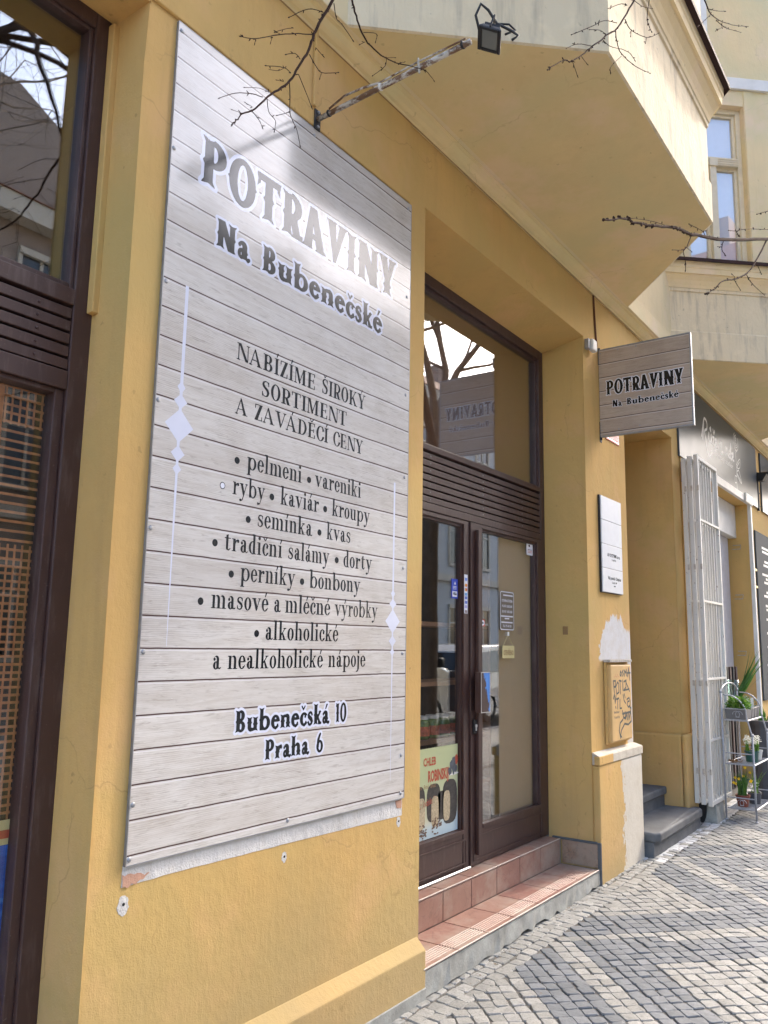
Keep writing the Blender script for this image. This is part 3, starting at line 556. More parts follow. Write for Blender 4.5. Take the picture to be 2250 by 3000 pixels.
def oriel(dx, winner):
    mb, rows = loft([(0.0, 4.40), (0.0, 4.402)], dx)
    base = [(p.x + dx, p.y, 4.4005) for p in OUT]; 
    so = MB(); so.add(base, [(0, 1, 2, 3)]); so.quad(base[0], base[3], (base[3][0], -0.05, 4.4005), (base[0][0], -0.05, 4.4005))
    ob = so.build('oriel_soffit', M['soffit'], house, recalc=False)
    mb, _ = loft([(0.0, 4.4006), (0.012, 4.406), (0.014, 4.68), (0.0, 4.697), (0.0, 5.10), (0.012, 5.103), (0.014, 5.13), (0.022, 5.134)], dx)
    mb.build('oriel_parapet', M['cream_dirty'], house, bevel=0.003)
    mb, _ = loft([(0.022, 5.134), (0.03, 5.16), (0.05, 5.20), (0.078, 5.235), (0.082, 5.25), (0.1, 5.252), (0.104, 5.30), (0.112, 5.31), (0.114, 5.372)], dx)
    mb.build('oriel_cornice', M['cream'], house)
    mb, r = loft([(0.10, 5.373), (0.146, 5.373), (0.148, 5.36), (0.152, 5.36), (0.152, 5.392), (0.0, 5.425)], dx)
    mb.build('sill_flashing', M['flash'], house)
    # wall above the sill, with a window in each canted side and two in front
    P = [(p.x + dx, p.y) for p in OUT]; wm = MB(); wins = []
    for i in range(3):
        a, b = Vector(P[i]), Vector(P[i + 1]); L = (b - a).length; e = (b - a) / L; n = Vector((e.y, -e.x)); 
        if n.y > 0: n = -n
        if i == 0: sp = [(0.135, 0.80)]
        elif i == 2: sp = [(L - 0.80, L - 0.135)]
        else: sp = [(0.28, 0.90), (1.02, 1.64)]
        Q = lambda s, d, z, a=a, e=e, n=n: (a.x + e.x * s + n.x * d, a.y + e.y * s + n.y * d, z)
        sb = sorted({0.0, L} | {t for w in sp for t in w}); zb = [5.40, 5.42, 7.19, 9.2, 9.6, 11.4, 15.0]
        for j in range(len(sb) - 1):
            for k in range(len(zb) - 1):
                mid = (sb[j] + sb[j + 1]) / 2; hole = any(w[0] < mid < w[1] for w in sp) and k in (1, 4)
                if not hole: wm.quad(Q(sb[j], 0, zb[k]), Q(sb[j + 1], 0, zb[k]), Q(sb[j + 1], 0, zb[k + 1]), Q(sb[j], 0, zb[k + 1]))
        for w in sp:
            for (z0, z1) in ((5.42, 7.19), (9.6, 11.4)):
                D = -0.12
                for (s0, zz0, s1, zz1) in ((w[0], z0, w[0], z1), (w[1], z0, w[1], z1), (w[0], z0, w[1], z0), (w[0], z1, w[1], z1)):
                    wm.quad(Q(s0, 0, zz0), Q(s1, 0, zz1), Q(s1, D, zz1), Q(s0, D, zz0))
                wins.append((Q, w, z0, z1, i))
    wm.build('oriel_wall', M['cream'], house, recalc=False)
    for (Q, w, z0, z1, i) in wins:
        if z0 > 8 and not winner: continue
        s0, s1 = w; mid = (s0 + s1) / 2; fb = MB()
        def bar(a, b, c, d, t0, t1, m_=fb): m_.hexa([Q(a, t1, c), Q(b, t1, c), Q(b, t0, c), Q(a, t0, c)], [Q(a, t1, d), Q(b, t1, d), Q(b, t0, d), Q(a, t0, d)])
        tr = z0 + (z1 - z0) * 0.655
        bar(s0, s0 + 0.05, z0, z1, -0.14, -0.07); bar(s1 - 0.05, s1, z0, z1, -0.14, -0.07); bar(s0 + 0.05, s1 - 0.05, z1 - 0.05, z1, -0.14, -0.07); bar(s0 + 0.05, s1 - 0.05, z0, z0 + 0.05, -0.14, -0.07)
        bar(s0 + 0.05, s1 - 0.05, tr - 0.045, tr + 0.045, -0.14, -0.05); bar(mid - 0.035, mid + 0.035, z0 + 0.05, tr - 0.045, -0.14, -0.05); bar(mid - 0.045, mid + 0.045, tr - 0.06, tr + 0.02, -0.05, -0.035)
        for zz in (-0.025, 0.0, 0.025): bar(mid + 0.05, s1 - 0.055, tr + zz - 0.005, tr + zz + 0.005, -0.05, -0.043); bar(s0 + 0.055, mid - 0.05, tr + zz - 0.005, tr + zz + 0.005, -0.05, -0.043)
        fr = fb.build('oriel_window', M['cream_win'], house, bevel=0.006)
        for (a, b, c, d) in ((s0 + 0.05, mid - 0.035, z0 + 0.05, tr - 0.045), (mid + 0.035, s1 - 0.05, z0 + 0.05, tr - 0.045), (s0 + 0.05, s1 - 0.05, tr + 0.045, z1 - 0.05)):
            ib = MB(); t = 0.028
            bar(a, a + t, c, d, -0.135, -0.10, ib); bar(b - t, b, c, d, -0.135, -0.10, ib); bar(a + t, b - t, d - t, d, -0.135, -0.10, ib); bar(a + t, b - t, c, c + t, -0.135, -0.10, ib)
            ib.build('casement', M['cream_win'], fr)
            MB().quad(Q(a + t, -0.118, c + t), Q(b - t, -0.118, c + t), Q(b - t, -0.118, d - t), Q(a + t, -0.118, d - t)).build('pane', M['glass_old'], fr, recalc=False)
            MB().quad(Q(a + t + .004, -0.145, c + t), Q(b - t, -0.145, c + t), Q(b - t, -0.145, d - t), Q(a + t, -0.145, d - t)).build('curtain', M['curtain'], fr, recalc=False)
        if i == 0 and z0 < 8:                   # white band over the side window
            hb = MB(); bar(s0 - 0.10, s1 + 0.28, z1 + 0.175, z1 + 0.30, 0.001, 0.035, hb); hb.build('window_head', M['white'], house, bevel=0.004)
            hb = MB(); bar(s1 + 0.005, s1 + 0.10, z0, z1 + 0.17, 0.001, 0.012, hb); bar(s0 - 0.10, s0 - 0.005, z0, z1 + 0.17, 0.001, 0.012, hb); hb.build('window_surround', M['cream'], house, bevel=0.003)
            hb = MB(); bar(s0 + 0.19, s0 + 0.30, z1 + 0.305, z1 + 2.0, 0.001, 0.03, hb); hb.build('white_lesene', M['white'], house, bevel=0.003)
M['cream_win'] = paint('cream_window_paint', (0.66, 0.58, 0.42), 0.4, 0.5, 0.08)
M['curtain'] = flat('pale_curtain', (0.62, 0.64, 0.70), 0.9)
oriel(0.0, False); oriel(5.267, True); oriel(10.534, False)
# weathered filler and bare strips on the wall
def ragged(name, pts, mat, y, jit, parent=house, th=0.003, n=5, seed=1):
    rnd = random.Random(seed); poly = []
    for i in range(len(pts)):
        a, b = pts[i], pts[(i + 1) % len(pts)]; sm = len(a) > 2
        for k in range(n):
            t = k / n; j = 0 if (sm or k == 0 and i == 0) else jit * rnd.choice((.15, .3, .5, 1.0))
            poly.append((a[0] + (b[0] - a[0]) * t + rnd.uniform(-j, j), y, a[1] + (b[1] - a[1]) * t + rnd.uniform(-j, j) * 1.4))
    mb = MB(); mb.prism(poly, (0, -th, 0)); me = mb.mesh(name); bm = bmesh.new(); bm.from_mesh(me); bmesh.ops.triangulate(bm, faces=[q for q in bm.faces if len(q.verts) > 4]); bmesh.ops.recalc_face_normals(bm, faces=bm.faces); bm.to_mesh(me); bm.free()
    return link(name, me, mat, parent)
ragged('bare_strip', [(1.752, 0.902, 0), (3.312, 0.902, 0), (3.312, 0.822), (2.6, 0.835), (1.95, 0.842), (1.752, 0.838)], M['patch'], 0.0, 0.0012, seed=9, n=12, th=0.0015)
M['salmon'] = plaster('old_salmon_plaster', (0.52, 0.30, 0.21), 0.4, 0.4)
ragged('old_paint_spot', [(1.755, 0.875), (1.80, 0.872), (1.86, 0.862), (1.83, 0.848), (1.80, 0.842), (1.755, 0.84)], M['salmon'], -0.0022, 0.006, seed=12, th=0.001)
ragged('old_paint_spot', [(3.25, 0.893), (3.305, 0.896), (3.305, 0.855), (3.27, 0.86)], M['salmon'], -0.0022, 0.005, seed=13, th=0.001)
for i, (x, z, r) in enumerate(((1.765, 0.787, 0.022), (2.508, 0.79, 0.014), (3.288, 0.80, 0.016))):
    ragged('screw_hole_filler', [(x + r * (.75 + .5 * ((a * 37) % 11) / 11) * math.cos(a * .4488), z + 1.4 * r * (.75 + .5 * ((a * 53) % 13) / 13) * math.sin(a * .4488)) for a in range(14)], M['patch'], 0.0, 0.003, seed=20 + i, th=0.0008, n=3)
    MB().lathe((x, -0.0009, z), [(0.005, 0.0), (0.005, 0.0012)], 8, 'Y').build('screw_hole', M['dark'], house)
# small notch left by an old bolt in the door reveal
MB().box(5.664, 5.669, 0.158, 0.197, 1.697, 1.757).build('bolt_notch', M['shade_notch'], house, bevel=0.002)
# steps of the shop
M['tile'] = None
def tilemat(name, base, dk, veins):
    m, n, l, b = newmat(name); v = pos(n, l); oi = n.new('ShaderNodeObjectInfo')
    a = noise(n, l, v, 9, 5, 0.65, 0.6); f = noise(n, l, v, 60, 4, 0.6)
    c = mixc(n, l, ramp(n, l, a, [(0.3, 0), (0.7, 1)]), base, dk)
    vv = n.new('ShaderNodeTexVoronoi'); vv.feature = 'DISTANCE_TO_EDGE'; vv.inputs['Scale'].default_value = 11
    dv = n.new('ShaderNodeMixRGB'); dv.inputs[0].default_value = 0.25; l.new(v, dv.inputs[1]); l.new(noise(n, l, v, 8, 3), dv.inputs[2]); l.new(dv.outputs[0], vv.inputs['Vector'])
    c = mixc(n, l, math_(n, l, 'MULTIPLY', ramp(n, l, vv.outputs['Distance'], [(0.0, 1), (0.035, 0)]), veins), c, sc(dk, 0.5))
    c = mixc(n, l, math_(n, l, 'MULTIPLY', oi.outputs['Random'], 0.25), c, (0.42, 0.30, 0.20))
    dirt = noise(n, l, v, 3.3, 5, 0.65)
    c = mixc(n, l, math_(n, l, 'MULTIPLY', ramp(n, l, dirt, [(0.46, 0), (0.62, 1)]), 0.55), c, (0.40, 0.34, 0.27))
    l.new(c, b.inputs['Base Color']); b.inputs['Roughness'].default_value = 0.5; bump(n, l, b, f, 0.15, 0.004); return m
M['tile'] = tilemat('terracotta_tile', (0.30, 0.16, 0.125), (0.235, 0.105, 0.078), 0.45)
M['tile_br'] = tilemat('brown_marbled_tile', (0.33, 0.17, 0.095), (0.20, 0.10, 0.055), 0.8)
M['grout'] = flat('grout', (0.30, 0.27, 0.23), 0.9)
M['rib'] = flat('worn_grip_rib', (.44, .30, .245), .6); M['nosing'] = flat('worn_tile_edge', (0.50, 0.42, 0.36), 0.6)
stp = MB(); xs_ = np.linspace(3.442, 5.665, 40); rnd = random.Random(4)
top = [(x, -0.046 + rnd.uniform(-.002, .002), 0.118) for x in xs_]; bot = [(x, -0.05 + rnd.uniform(-.006, .004), max(-0.05, gz(x) + 0.008 + rnd.uniform(-.012, .016))) for x in xs_]
for i in range(39): stp.quad(bot[i], bot[i + 1], top[i + 1], top[i]); stp.quad(top[i], top[i + 1], (xs_[i + 1], 0.4, 0.118), (xs_[i], 0.4, 0.118)); stp.quad(bot[i], bot[i + 1], (xs_[i + 1], 0.02, bot[i + 1][2]), (xs_[i], 0.02, bot[i][2]))
steps = stp.build('shop_step', M['concrete'], house)
MB().box(3.46, 5.666, -0.03, 0.40, 0.10, 0.121).box(3.46, 5.666, 0.241, 0.42, 0.1215, 0.285).build('tile_bed', M['grout'], house)
x = 3.132
while x < 5.6:
    a, b = max(x, 3.462), min(x + 0.309, 5.664)
    t = MB(); t.box(a, b - 0.003, -0.049, 0.228, 0.1212, 0.131)
    tile = t.build('tread_tile', M['tile'], house, bevel=0.003)
    g = MB()
    for k in range(6): g.tube([(a + 0.004, -0.018 + k * 0.0155, 0.1315), (b - 0.007, -0.018 + k * 0.0155, 0.1315)], 0.0028, 5)
    g.build('grip_rib', M['tile'], tile)
    MB().tube([(a, -0.0485, 0.129), (b - 0.003, -0.0485, 0.129)], 0.0042, 6).build('worn_edge', M['nosing'], tile)
    a, b = max(x + 0.003, 3.462), min(x + 0.312, 5.66)
    MB().box(a, b - 0.004, 0.229, 0.2405, 0.1325, 0.283).build('riser_tile', M['tile'], house, bevel=0.002)
    t2 = MB().box(a, b - 0.004, 0.226, 0.345, 0.2855, 0.2955).build('sill_tile', M['tile'], house, bevel=0.003)
    MB().tube([(a, 0.227, 0.2935), (b - 0.004, 0.227, 0.2935)], 0.004, 6).build('worn_edge', M['nosing'], t2)
    x += 0.3115
MB().box(5.655, 5.6655, -0.03, 0.226, 0.1325, 0.283).build('skirting_tile', M['tile_br'], house, bevel=0.002)
MB().box(5.651, 5.668, -0.058, -0.031, 0.02, 0.296).box(5.651, 5.668, -0.0305, 0.30, 0.284, 0.299).build('mortar_edge', M['stone'], house, bevel=0.005)
# stone steps of the house entrance
s1 = MB(); s1.prism([(6.586, 0.02, 0.143), (6.586, -0.11, 0.143), (6.64, -0.155, 0.143), (7.88, -0.14, 0.143), (7.95, -0.10, 0.143), (7.95, -0.052, 0.143), (7.805, -0.052, 0.152), (7.805, 0.62, 0.143), (6.586, 0.62, 0.143)], (0, 0, 0.072)); s1.build('stone_step', M['stone'], house, bevel=0.016, seg=3)
MB().box(6.60, 7.92, -0.112, 0.6, -0.1, 0.1425).build('step_riser', M['stone'], house, bevel=0.006)
MB().box(6.586, 7.805, 0.14, 0.9, 0.318, 0.385).build('stone_step', M['stone'], house, bevel=0.014, seg=3); MB().box(6.586, 7.805, 0.165, 0.9, 0.216, 0.3175).build('step_riser', M['stone'], house)
MB().box(6.586, 7.805, 0.45, 0.9, 0.386, 0.55).build('stone_step', M['stone'], house, bevel=0.014, seg=3)
ed = MB(); ed.box(6.53, 7.86, 0.625, 0.68, 0.3, 3.62).build('entrance_door', M['brown'], house)
# ------------------------------------------------------------------ the shop door
def fbox(x0, x1, y0, y1, z0, z1): return MB().box(x0, x1, y0, y1, z0, z1)
Y = 0.332
fr = MB(); fr.box(3.46, 3.53, Y, .42, .296, 3.86); fr.box(5.60, 5.672, Y, .42, .296, 3.86); fr.box(3.53, 5.60, Y, .42, 3.785, 3.862); fr.box(3.53, 5.60, Y - .006, .42, 2.748, 2.785); fr.box(3.53, 5.60, Y, .42, 2.388, 2.434)
fr.box(3.53, 5.60, Y + .05, .42, 2.434, 2.748)
for (a, b, c, d) in ((3.53, 3.548, 2.785, 3.785), (5.582, 5.60, 2.785, 3.785)): fr.box(a, b, Y + .02, .41, c, d)
fr.box(3.548, 5.582, Y + .02, .41, 3.765, 3.785); fr.box(3.548, 5.582, Y + .02, .41, 2.785, 2.80)
door = fr.build('shop_door', M['brown'], house, bevel=0.004)
for k in range(7):
    z0 = 2.438 + k * .0437
    s = MB().box(3.532, 5.598, Y + .003, Y + .03, z0, z0 + .034).build('slat', M['brown'], door, bevel=0.003)
    for xx in (4.07, 4.72, 5.30): MB().lathe((xx, Y + .003, z0 + .017), [(.0045, 0), (.0045, .002), (.002, .003)], 8, 'Y').build('bolt', M['steel'], s)
def leaf(x0, x1, gx0, gx1, yo, name, gm='glass'):
    l = MB(); l.box(x0, gx0, yo, yo + .05, .302, 2.384); l.box(gx1, x1, yo, yo + .05, .302, 2.384); l.box(gx0, gx1, yo, yo + .05, 2.36, 2.384); l.box(gx0, gx1, yo + .004, yo + .05, .302, .50)
    l.box(gx0, gx1, yo - .004, yo + .03, .50, .522)
    for (a, b, c, d) in ((gx0, gx0 + .016, .522, 2.36), (gx1 - .016, gx1, .522, 2.36)): l.box(a, b, yo + .014, yo + .05, c, d)
    l.box(gx0 + .016, gx1 - .016, yo + .014, yo + .05, 2.344, 2.36)
    l.box(x0 + .03, x1 - .03, yo - .003, yo, .325, .335); l.box(x0 + .03, x1 - .03, yo - .003, yo, .458, .468); l.box(x0 + .03, x0 + .04, yo - .003, yo, .335, .458); l.box(x1 - .04, x1 - .03, yo - .003, yo, .335, .458)
    o = l.build(name, M['brown'], door, bevel=0.003)
    MB().box(gx0 + .01, gx1 - .01, yo + .03, yo + .036, .515, 2.352).build('pane', M[gm], door)
    return o
leaf(3.532, 4.538, 3.61, 4.475, Y + .006, 'door_leaf', 'glass_mid'); leaf(4.546, 5.598, 4.695, 5.535, Y - .004, 'door_leaf', 'glass_right')
MB().box(4.60, 4.628, Y - .03, Y - .0045, .36, 2.34).build('meeting_stile', M['brown'], door, bevel=0.004)
MB().box(3.54, 5.59, .372, .378, 2.79, 3.775).build('pane', M['glass'], door)
MB().tube([(3.47, Y - .012, .305), (4.52, Y - .012, .305)], .008, 8).build('draught_strip', M['alu'], door)
lk = MB().box(4.565, 4.60, Y - .018, Y - .0045, 1.072, 1.155).build('lock_plate', M['black'], door, bevel=0.003)
MB().lathe((4.583, Y - .0185, 1.118), [(.011, 0), (.011, .006), (.008, .007)], 12, 'Y').box(4.578, 4.588, Y - .024, Y - .0185, 1.09, 1.116).build('lock_cylinder', M['alu'], door)
# projecting push plate, edge on to the street
M['blue'] = paint('worn_blue_sticker', (0.04, 0.16, 0.55), 0.4, 0.5, 0.15)
pp = MB().box(4.545, 4.66, Y - .075, Y - .032, 1.20, 1.445)
plate = pp.build('push_plate', M['brown'], door, bevel=0.003)
def blot_mat():
    m, n, l, b = newmat('peeling_blue_film'); v = pos(n, l); g = n.new('ShaderNodeNewGeometry'); sp = n.new('ShaderNodeSeparateXYZ'); l.new(g.outputs['Position'], sp.inputs[0])
    t = math_(n, l, 'ADD', math_(n, l, 'MULTIPLY', math_(n, l, 'SUBTRACT', sp.outputs['X'], 4.60), 9.0), math_(n, l, 'MULTIPLY', math_(n, l, 'SUBTRACT', sp.outputs['Z'], 1.32), 2.6))
    t = math_(n, l, 'ADD', t, math_(n, l, 'MULTIPLY', math_(n, l, 'SUBTRACT', noise(n, l, v, 45, 5, .7), .5), 1.1))
    l.new(mixc(n, l, ramp(n, l, t, [(0.16, 0), (0.2, 1)]), (0.055, 0.03, 0.028), (0.06, 0.22, 0.62)), b.inputs['Base Color']); b.inputs['Roughness'].default_value = .4; return m
MB().box(4.549, 4.656, Y - .0765, Y - .0752, 1.204, 1.441).build('peeling_film', blot_mat(), plate)
fbx = MB(); fbx.box(4.545, 4.549, Y - .078, Y - .0752, 1.2, 1.445).box(4.656, 4.66, Y - .078, Y - .0752, 1.2, 1.445).box(4.549, 4.656, Y - .078, Y - .0752, 1.441, 1.445).box(4.549, 4.656, Y - .078, Y - .0752, 1.2, 1.204)
fbx.build('plate_rim', M['alu'], plate)
# interior behind the door and the left window (dark rooms)
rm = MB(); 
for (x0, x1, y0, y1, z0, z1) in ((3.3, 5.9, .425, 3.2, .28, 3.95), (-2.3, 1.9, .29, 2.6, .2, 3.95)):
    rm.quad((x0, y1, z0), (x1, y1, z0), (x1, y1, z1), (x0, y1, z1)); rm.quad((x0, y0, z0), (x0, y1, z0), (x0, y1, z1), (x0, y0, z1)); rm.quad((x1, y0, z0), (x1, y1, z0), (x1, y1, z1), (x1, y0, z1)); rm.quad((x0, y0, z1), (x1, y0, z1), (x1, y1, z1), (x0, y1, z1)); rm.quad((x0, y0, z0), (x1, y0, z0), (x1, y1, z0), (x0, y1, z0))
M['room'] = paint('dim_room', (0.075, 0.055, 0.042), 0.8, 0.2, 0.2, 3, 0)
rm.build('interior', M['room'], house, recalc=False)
# brown blind inside the fanlight
MB().box(3.56, 5.57, .402, .404, 2.79, 3.775).build('fanlight_blind', flat('brown_blind', (.20, .092, .052), .8), door)
MB().box(5.035, 5.53, .388, .392, .51, 2.36).build('reveal_reflection', flat('reflection_beige', (.40, .325, .245), .7), door)  # beige board added to stand in for the reveal's reflection in the pane
# shelf with jars just inside
M['shelf'] = paint('brown_shelf_wood', (0.30, 0.16, 0.09), 0.6, 0.3, 0.25, 12)
sh = thing('shop_shelf', (4.6, .55, .29), 'brown wooden shelf inside the shop behind the left door pane', 'shelf')
for (a, b, c, d) in ((3.9, 3.93, .3, 2.1), (5.02, 5.05, .3, 2.1)): MB().box(a, b, .46, .72, c, d).build('upright', M['shelf'], sh)
for z in (.72, 1.02, 1.36, 1.72): MB().box(3.93, 5.02, .46, .72, z, z + .025).build('board', M['shelf'], sh)
M['jar'] = paint('pickle_jar', (0.18, 0.27, 0.09), 0.15, 0.6, 0.4, 30, 0); M['jarlabel'] = paint('jar_label', (0.6, 0.16, 0.09), 0.5, 0.3, 0.5, 40, 0)
for i, xx in enumerate((4.30, 4.42, 4.54, 4.66, 4.78, 4.90)):
    nm = ['first', 'second', 'third', 'fourth', 'fifth', 'sixth'][i]
    j = thing('pickle_jar', (xx, .53, 1.045), f'{nm} jar from the left in the row on the shop shelf', 'jar', 'jars on the shop shelf')
    MB().lathe((xx, .53, 1.046), [(.045, 0), (.05, .01), (.05, .095), (.038, .115)], 14).build('glass_body', M['jar'], j, smooth=True)
    MB().lathe((xx, .53, 1.1615), [(.041, 0), (.042, .018), (.039, .02)], 14).build('lid', M['white'], j)
    MB().lathe((xx, .53, 1.066), [(.0508, 0), (.0508, .055)], 14).build('paper_label', M['jarlabel'], j)
# ---- stickers and signs on the door panes (each a thing of its own)
yg = .3655                                     # just in front of the left pane
yo = .3555                                     # and of the right pane
M['poster_bg'] = None
def poster_mat():
    m, n, l, b = newmat('bread_poster_print'); g = n.new('ShaderNodeNewGeometry'); sp = n.new('ShaderNodeSeparateXYZ'); l.new(g.outputs['Position'], sp.inputs[0])
    t = math_(n, l, 'DIVIDE', math_(n, l, 'SUBTRACT', math_(n, l, 'ADD', sp.outputs['Z'], math_(n, l, 'MULTIPLY', math_(n, l, 'SUBTRACT', sp.outputs['X'], 4.5), -.12)), .52), .5)
    l.new(ramp(n, l, t, [(0.0, (.38, .52, .60)), (.2, (.48, .58, .60)), (.30, (.55, .56, .40)), (.5, (.50, .53, .33)), (.8, (.44, .50, .27)), (1, (.47, .52, .28))]), b.inputs['Base Color']); b.inputs['Roughness'].default_value = .35; return m
po = thing('bread_poster', (4.24, yg, .52), 'green bread poster with red lettering behind the lower left door pane', 'poster')
MB().box(3.64, 4.452, yg, yg + .002, .527, 1.02).build('poster_sheet', poster_mat(), po)
M['red'] = flat('red_print', (.46, .085, .045), .4); M['crust'] = paint('bread_crust_print', (.06, .055, .05), .5, .3, .45, 60, 0); M['crumb'] = paint('bread_crumb_print', (.48, .40, .26), .5, .3, .35, 90, 0); M['seed'] = paint('seed_print', (.17, .105, .07), .5, .3, .5, 80, 0)
M['grape'] = paint('grape_print', (.06, .075, .10), .3, .5, .4, 60, 0); M['brownprint'] = flat('brown_print', (.30, .16, .07), .4)
f0 = lambda o: frontX(o)
smalltext('CHLEB', .062, M['red'], po, f0((4.135, yg - .0012, .925)), sx=.72, bold=.0018)
smalltext('ROBINSKIJ', .085, M['red'], po, f0((4.345, yg - .0012, .835)), align='RIGHT', sx=.58, bold=.003)
smalltext('Brot · Bröd · Bread', .034, M['brownprint'], po, f0((4.20, yg - .0012, .80)), align='RIGHT', sx=.7)
smalltext('„z kvásku“', .058, M['red'], po, MX((4.19, yg - .0012, .715), (1, 0, .12), (.1, 0, 1)), align='RIGHT', sx=.7)
def ell(cx, cz, rx, rz, y, n=20, e=2.0): return [(cx + rx * math.copysign(abs(math.cos(2 * math.pi * k / n)) ** (2 / e), math.cos(2 * math.pi * k / n)), y, cz + rz * math.copysign(abs(math.sin(2 * math.pi * k / n)) ** (2 / e), math.sin(2 * math.pi * k / n))) for k in range(n)]
def disc(mb, pts): mb.add(pts, [tuple(range(len(pts)))]); return mb
br_ = MB()
for (cx, cz, rx, rz) in ((4.36, .70, .085, .125), (4.18, .715, .075, .105), (4.02, .70, .07, .12), (4.27, .69, .05, .08)): disc(br_, ell(cx, cz, rx, rz, yg - .0008, e=3.2))
br_.build('printed_crust', M['crust'], po, recalc=False)
br_ = MB()
for (cx, cz, rx, rz) in ((4.325, .68, .038, .085), (4.195, .665, .04, .085), (4.045, .67, .045, .085)): disc(br_, ell(cx, cz, rx, rz, yg - .0012, e=3.4))
br_.build('printed_crumb', M['crumb'], po, recalc=False)
rnd = random.Random(5); br_ = MB()
for k in range(70):
    a, r = rnd.uniform(0, 6.28), rnd.random() ** .6; disc(br_, ell((4.21 if k % 2 else 4.05) + .055 * r * math.cos(a), .585 + .045 * r * math.sin(a) - (.02 if k % 2 == 0 else 0), .009, .005, yg - .0014 - .00001 * k, 7))
br_.build('printed_seeds', M['seed'], po, recalc=False)['kind'] = 'stuff'; br_ = MB()
for k in range(38):
    t = rnd.random(); a = rnd.uniform(-1, 1); disc(br_, ell(4.395 + a * .055 * (1.05 - t * .8), .86 + t * .075, .011, .017, yg - .0009 - .00001 * k, 9))
br_.build('printed_grapes', M['grape'], po, recalc=False)
disc(MB(), ell(4.40, .852, .06, .008, yg - .0008)).build('printed_plate', M['white'], po, recalc=False)
disc(MB(), ell(4.435, .93, .018, .03, yg - .0007)).build('printed_leaf', M['red'], po, recalc=False)
# opening hours
M['plate_dk'] = flat('dark_plate', (.15, .125, .095), .4)
oh = thing('opening_hours_sticker', (5.095, yo, 1.71), 'grey opening hours plate with white border on the right door pane', 'sticker')
def rrect(x0, x1, z0, z1, r, y): return [(a, y, b) for (a, b) in arc(x1 - r, z1 - r, r, 0, 90, 4) + arc(x0 + r, z1 - r, r, 90, 180, 4) + arc(x0 + r, z0 + r, r, 180, 270, 4) + arc(x1 - r, z0 + r, r, 270, 360, 4)]
MB().prism(rrect(4.99, 5.20, 1.712, 1.978, .02, yo), (0, .002, 0)).build('backing', M['plate_dk'], oh)
bo = MB(); A, B_ = rrect(4.993, 5.197, 1.715, 1.975, .018, yo - .001), rrect(4.999, 5.191, 1.721, 1.969, .014, yo - .001)
for i in range(len(A)): bo.quad(A[i], A[(i + 1) % len(A)], B_[(i + 1) % len(B_)], B_[i])
bo.build('border', M['whiteprint'], oh, recalc=False)
for (t, z, s) in (('OTEVÍRACÍ DOBA', 1.905, .023), ('PO-PÁ  8.00-20.00', 1.868, .023), ('SO-NE  9.00-20.00', 1.832, .023), ('TEL: 775 454 201', 1.735, .021)):
    smalltext(t, s, M['whiteprint'], oh, f0((5.095, yo - .0012, z)), sx=.86, bold=.0006)
for (a, b, z) in ((5.04, 5.18, 1.945), (5.005, 5.18, 1.803), (5.06, 5.125, 1.788), (5.01, 5.175, 1.762)): MB().box(a, b, yo - .0012, yo - .0002, z, z + .009).build('small_print_line', M['whiteprint'], oh)
# hanging open sign
M['cardboard'] = flat('yellow_card', (.62, .53, .26), .6)
ot = thing('open_sign', (5.105, yo, 1.527), 'small yellow open sign hanging on a string on the right door pane', 'sign')
MB().box(5.018, 5.192, yo - .004, yo, 1.527, 1.61).build('card', M['cardboard'], ot)
smalltext('OTEVŘENO', .045, M['brownprint'], ot, f0((5.105, yo - .0046, 1.548)), sx=.62, bold=.001)
MB().tube([(5.03, yo - .002, 1.608), (5.098, yo - .003, 1.682), (5.18, yo - .002, 1.606)], .0016, 5).build('string', M['cardboard'], ot)
MB().box(5.09, 5.112, yo - .008, yo, 1.676, 1.704).build('hook', M['white'], ot)
# card stickers
v1 = thing('card_payment_sticker', (4.41, yg, 1.89), 'blue card payment sticker on the left door pane', 'sticker')
MB().box(4.372, 4.448, yg, yg + .001, 1.892, 2.012).build('sticker_sheet', M['blue2'] if 'blue2' in M else flat('blue_print', (.03, .06, .42), .35), v1)
smalltext('VISA', .024, M['ink'], v1, f0((4.41, yg - .0015, 1.912)), sx=.9, bold=.0008)
MB().box(4.382, 4.438, yg - .0008, yg - .0001, 1.902, 1.936).build('white_field', M['whiteprint'], v1)
for k, z in enumerate((1.948, 1.956, 1.964)): MB().box(4.39, 4.43, yg - .0008, yg - .0001, z, z + .003).build('printed_line', M['whiteprint'], v1)
MB().add([(4.40, yg - .0008, 1.978), (4.424, yg - .0008, 1.978), (4.412, yg - .0008, 1.998)], [(0, 1, 2)]).build('printed_arrow', M['whiteprint'], v1, recalc=False)
v2 = thing('card_logo_strip', (4.47, Y, 1.80), 'narrow white strip of card logos on the left door stile', 'sticker')
MB().box(4.478, 4.518, Y + .0035, Y + .0055, 1.803, 2.045).build('sticker_sheet', M['whiteprint'], v2)
for k, (z, c) in enumerate(((2.015, (.1, .2, .6)), (1.978, (.7, .15, .03)), (1.95, (.6, .06, .03)), (1.922, (.1, .3, .6)), (1.90, (.08, .14, .5)), (1.872, (.08, .14, .5)), (1.845, (.3, .3, .6)), (1.815, (.25, .2, .2)))):
    MB().box(4.484, 4.512, Y + .0027, Y + .0034, z - .009, z + .009).build('card_logo', flat('logo_print_%d' % k, c, .35), v2)
    if k in (1, 2): disc(MB(), ell(4.491, z, .008, .008, Y + .0022)).build('logo_disc', flat('logo_disc_%d' % k, (.75, .4, .05), .35), v2, recalc=False)
v3 = thing('age_limit_sticker', (4.745, yg, 1.73), 'small red square sticker with white disc on the right door pane', 'sticker')
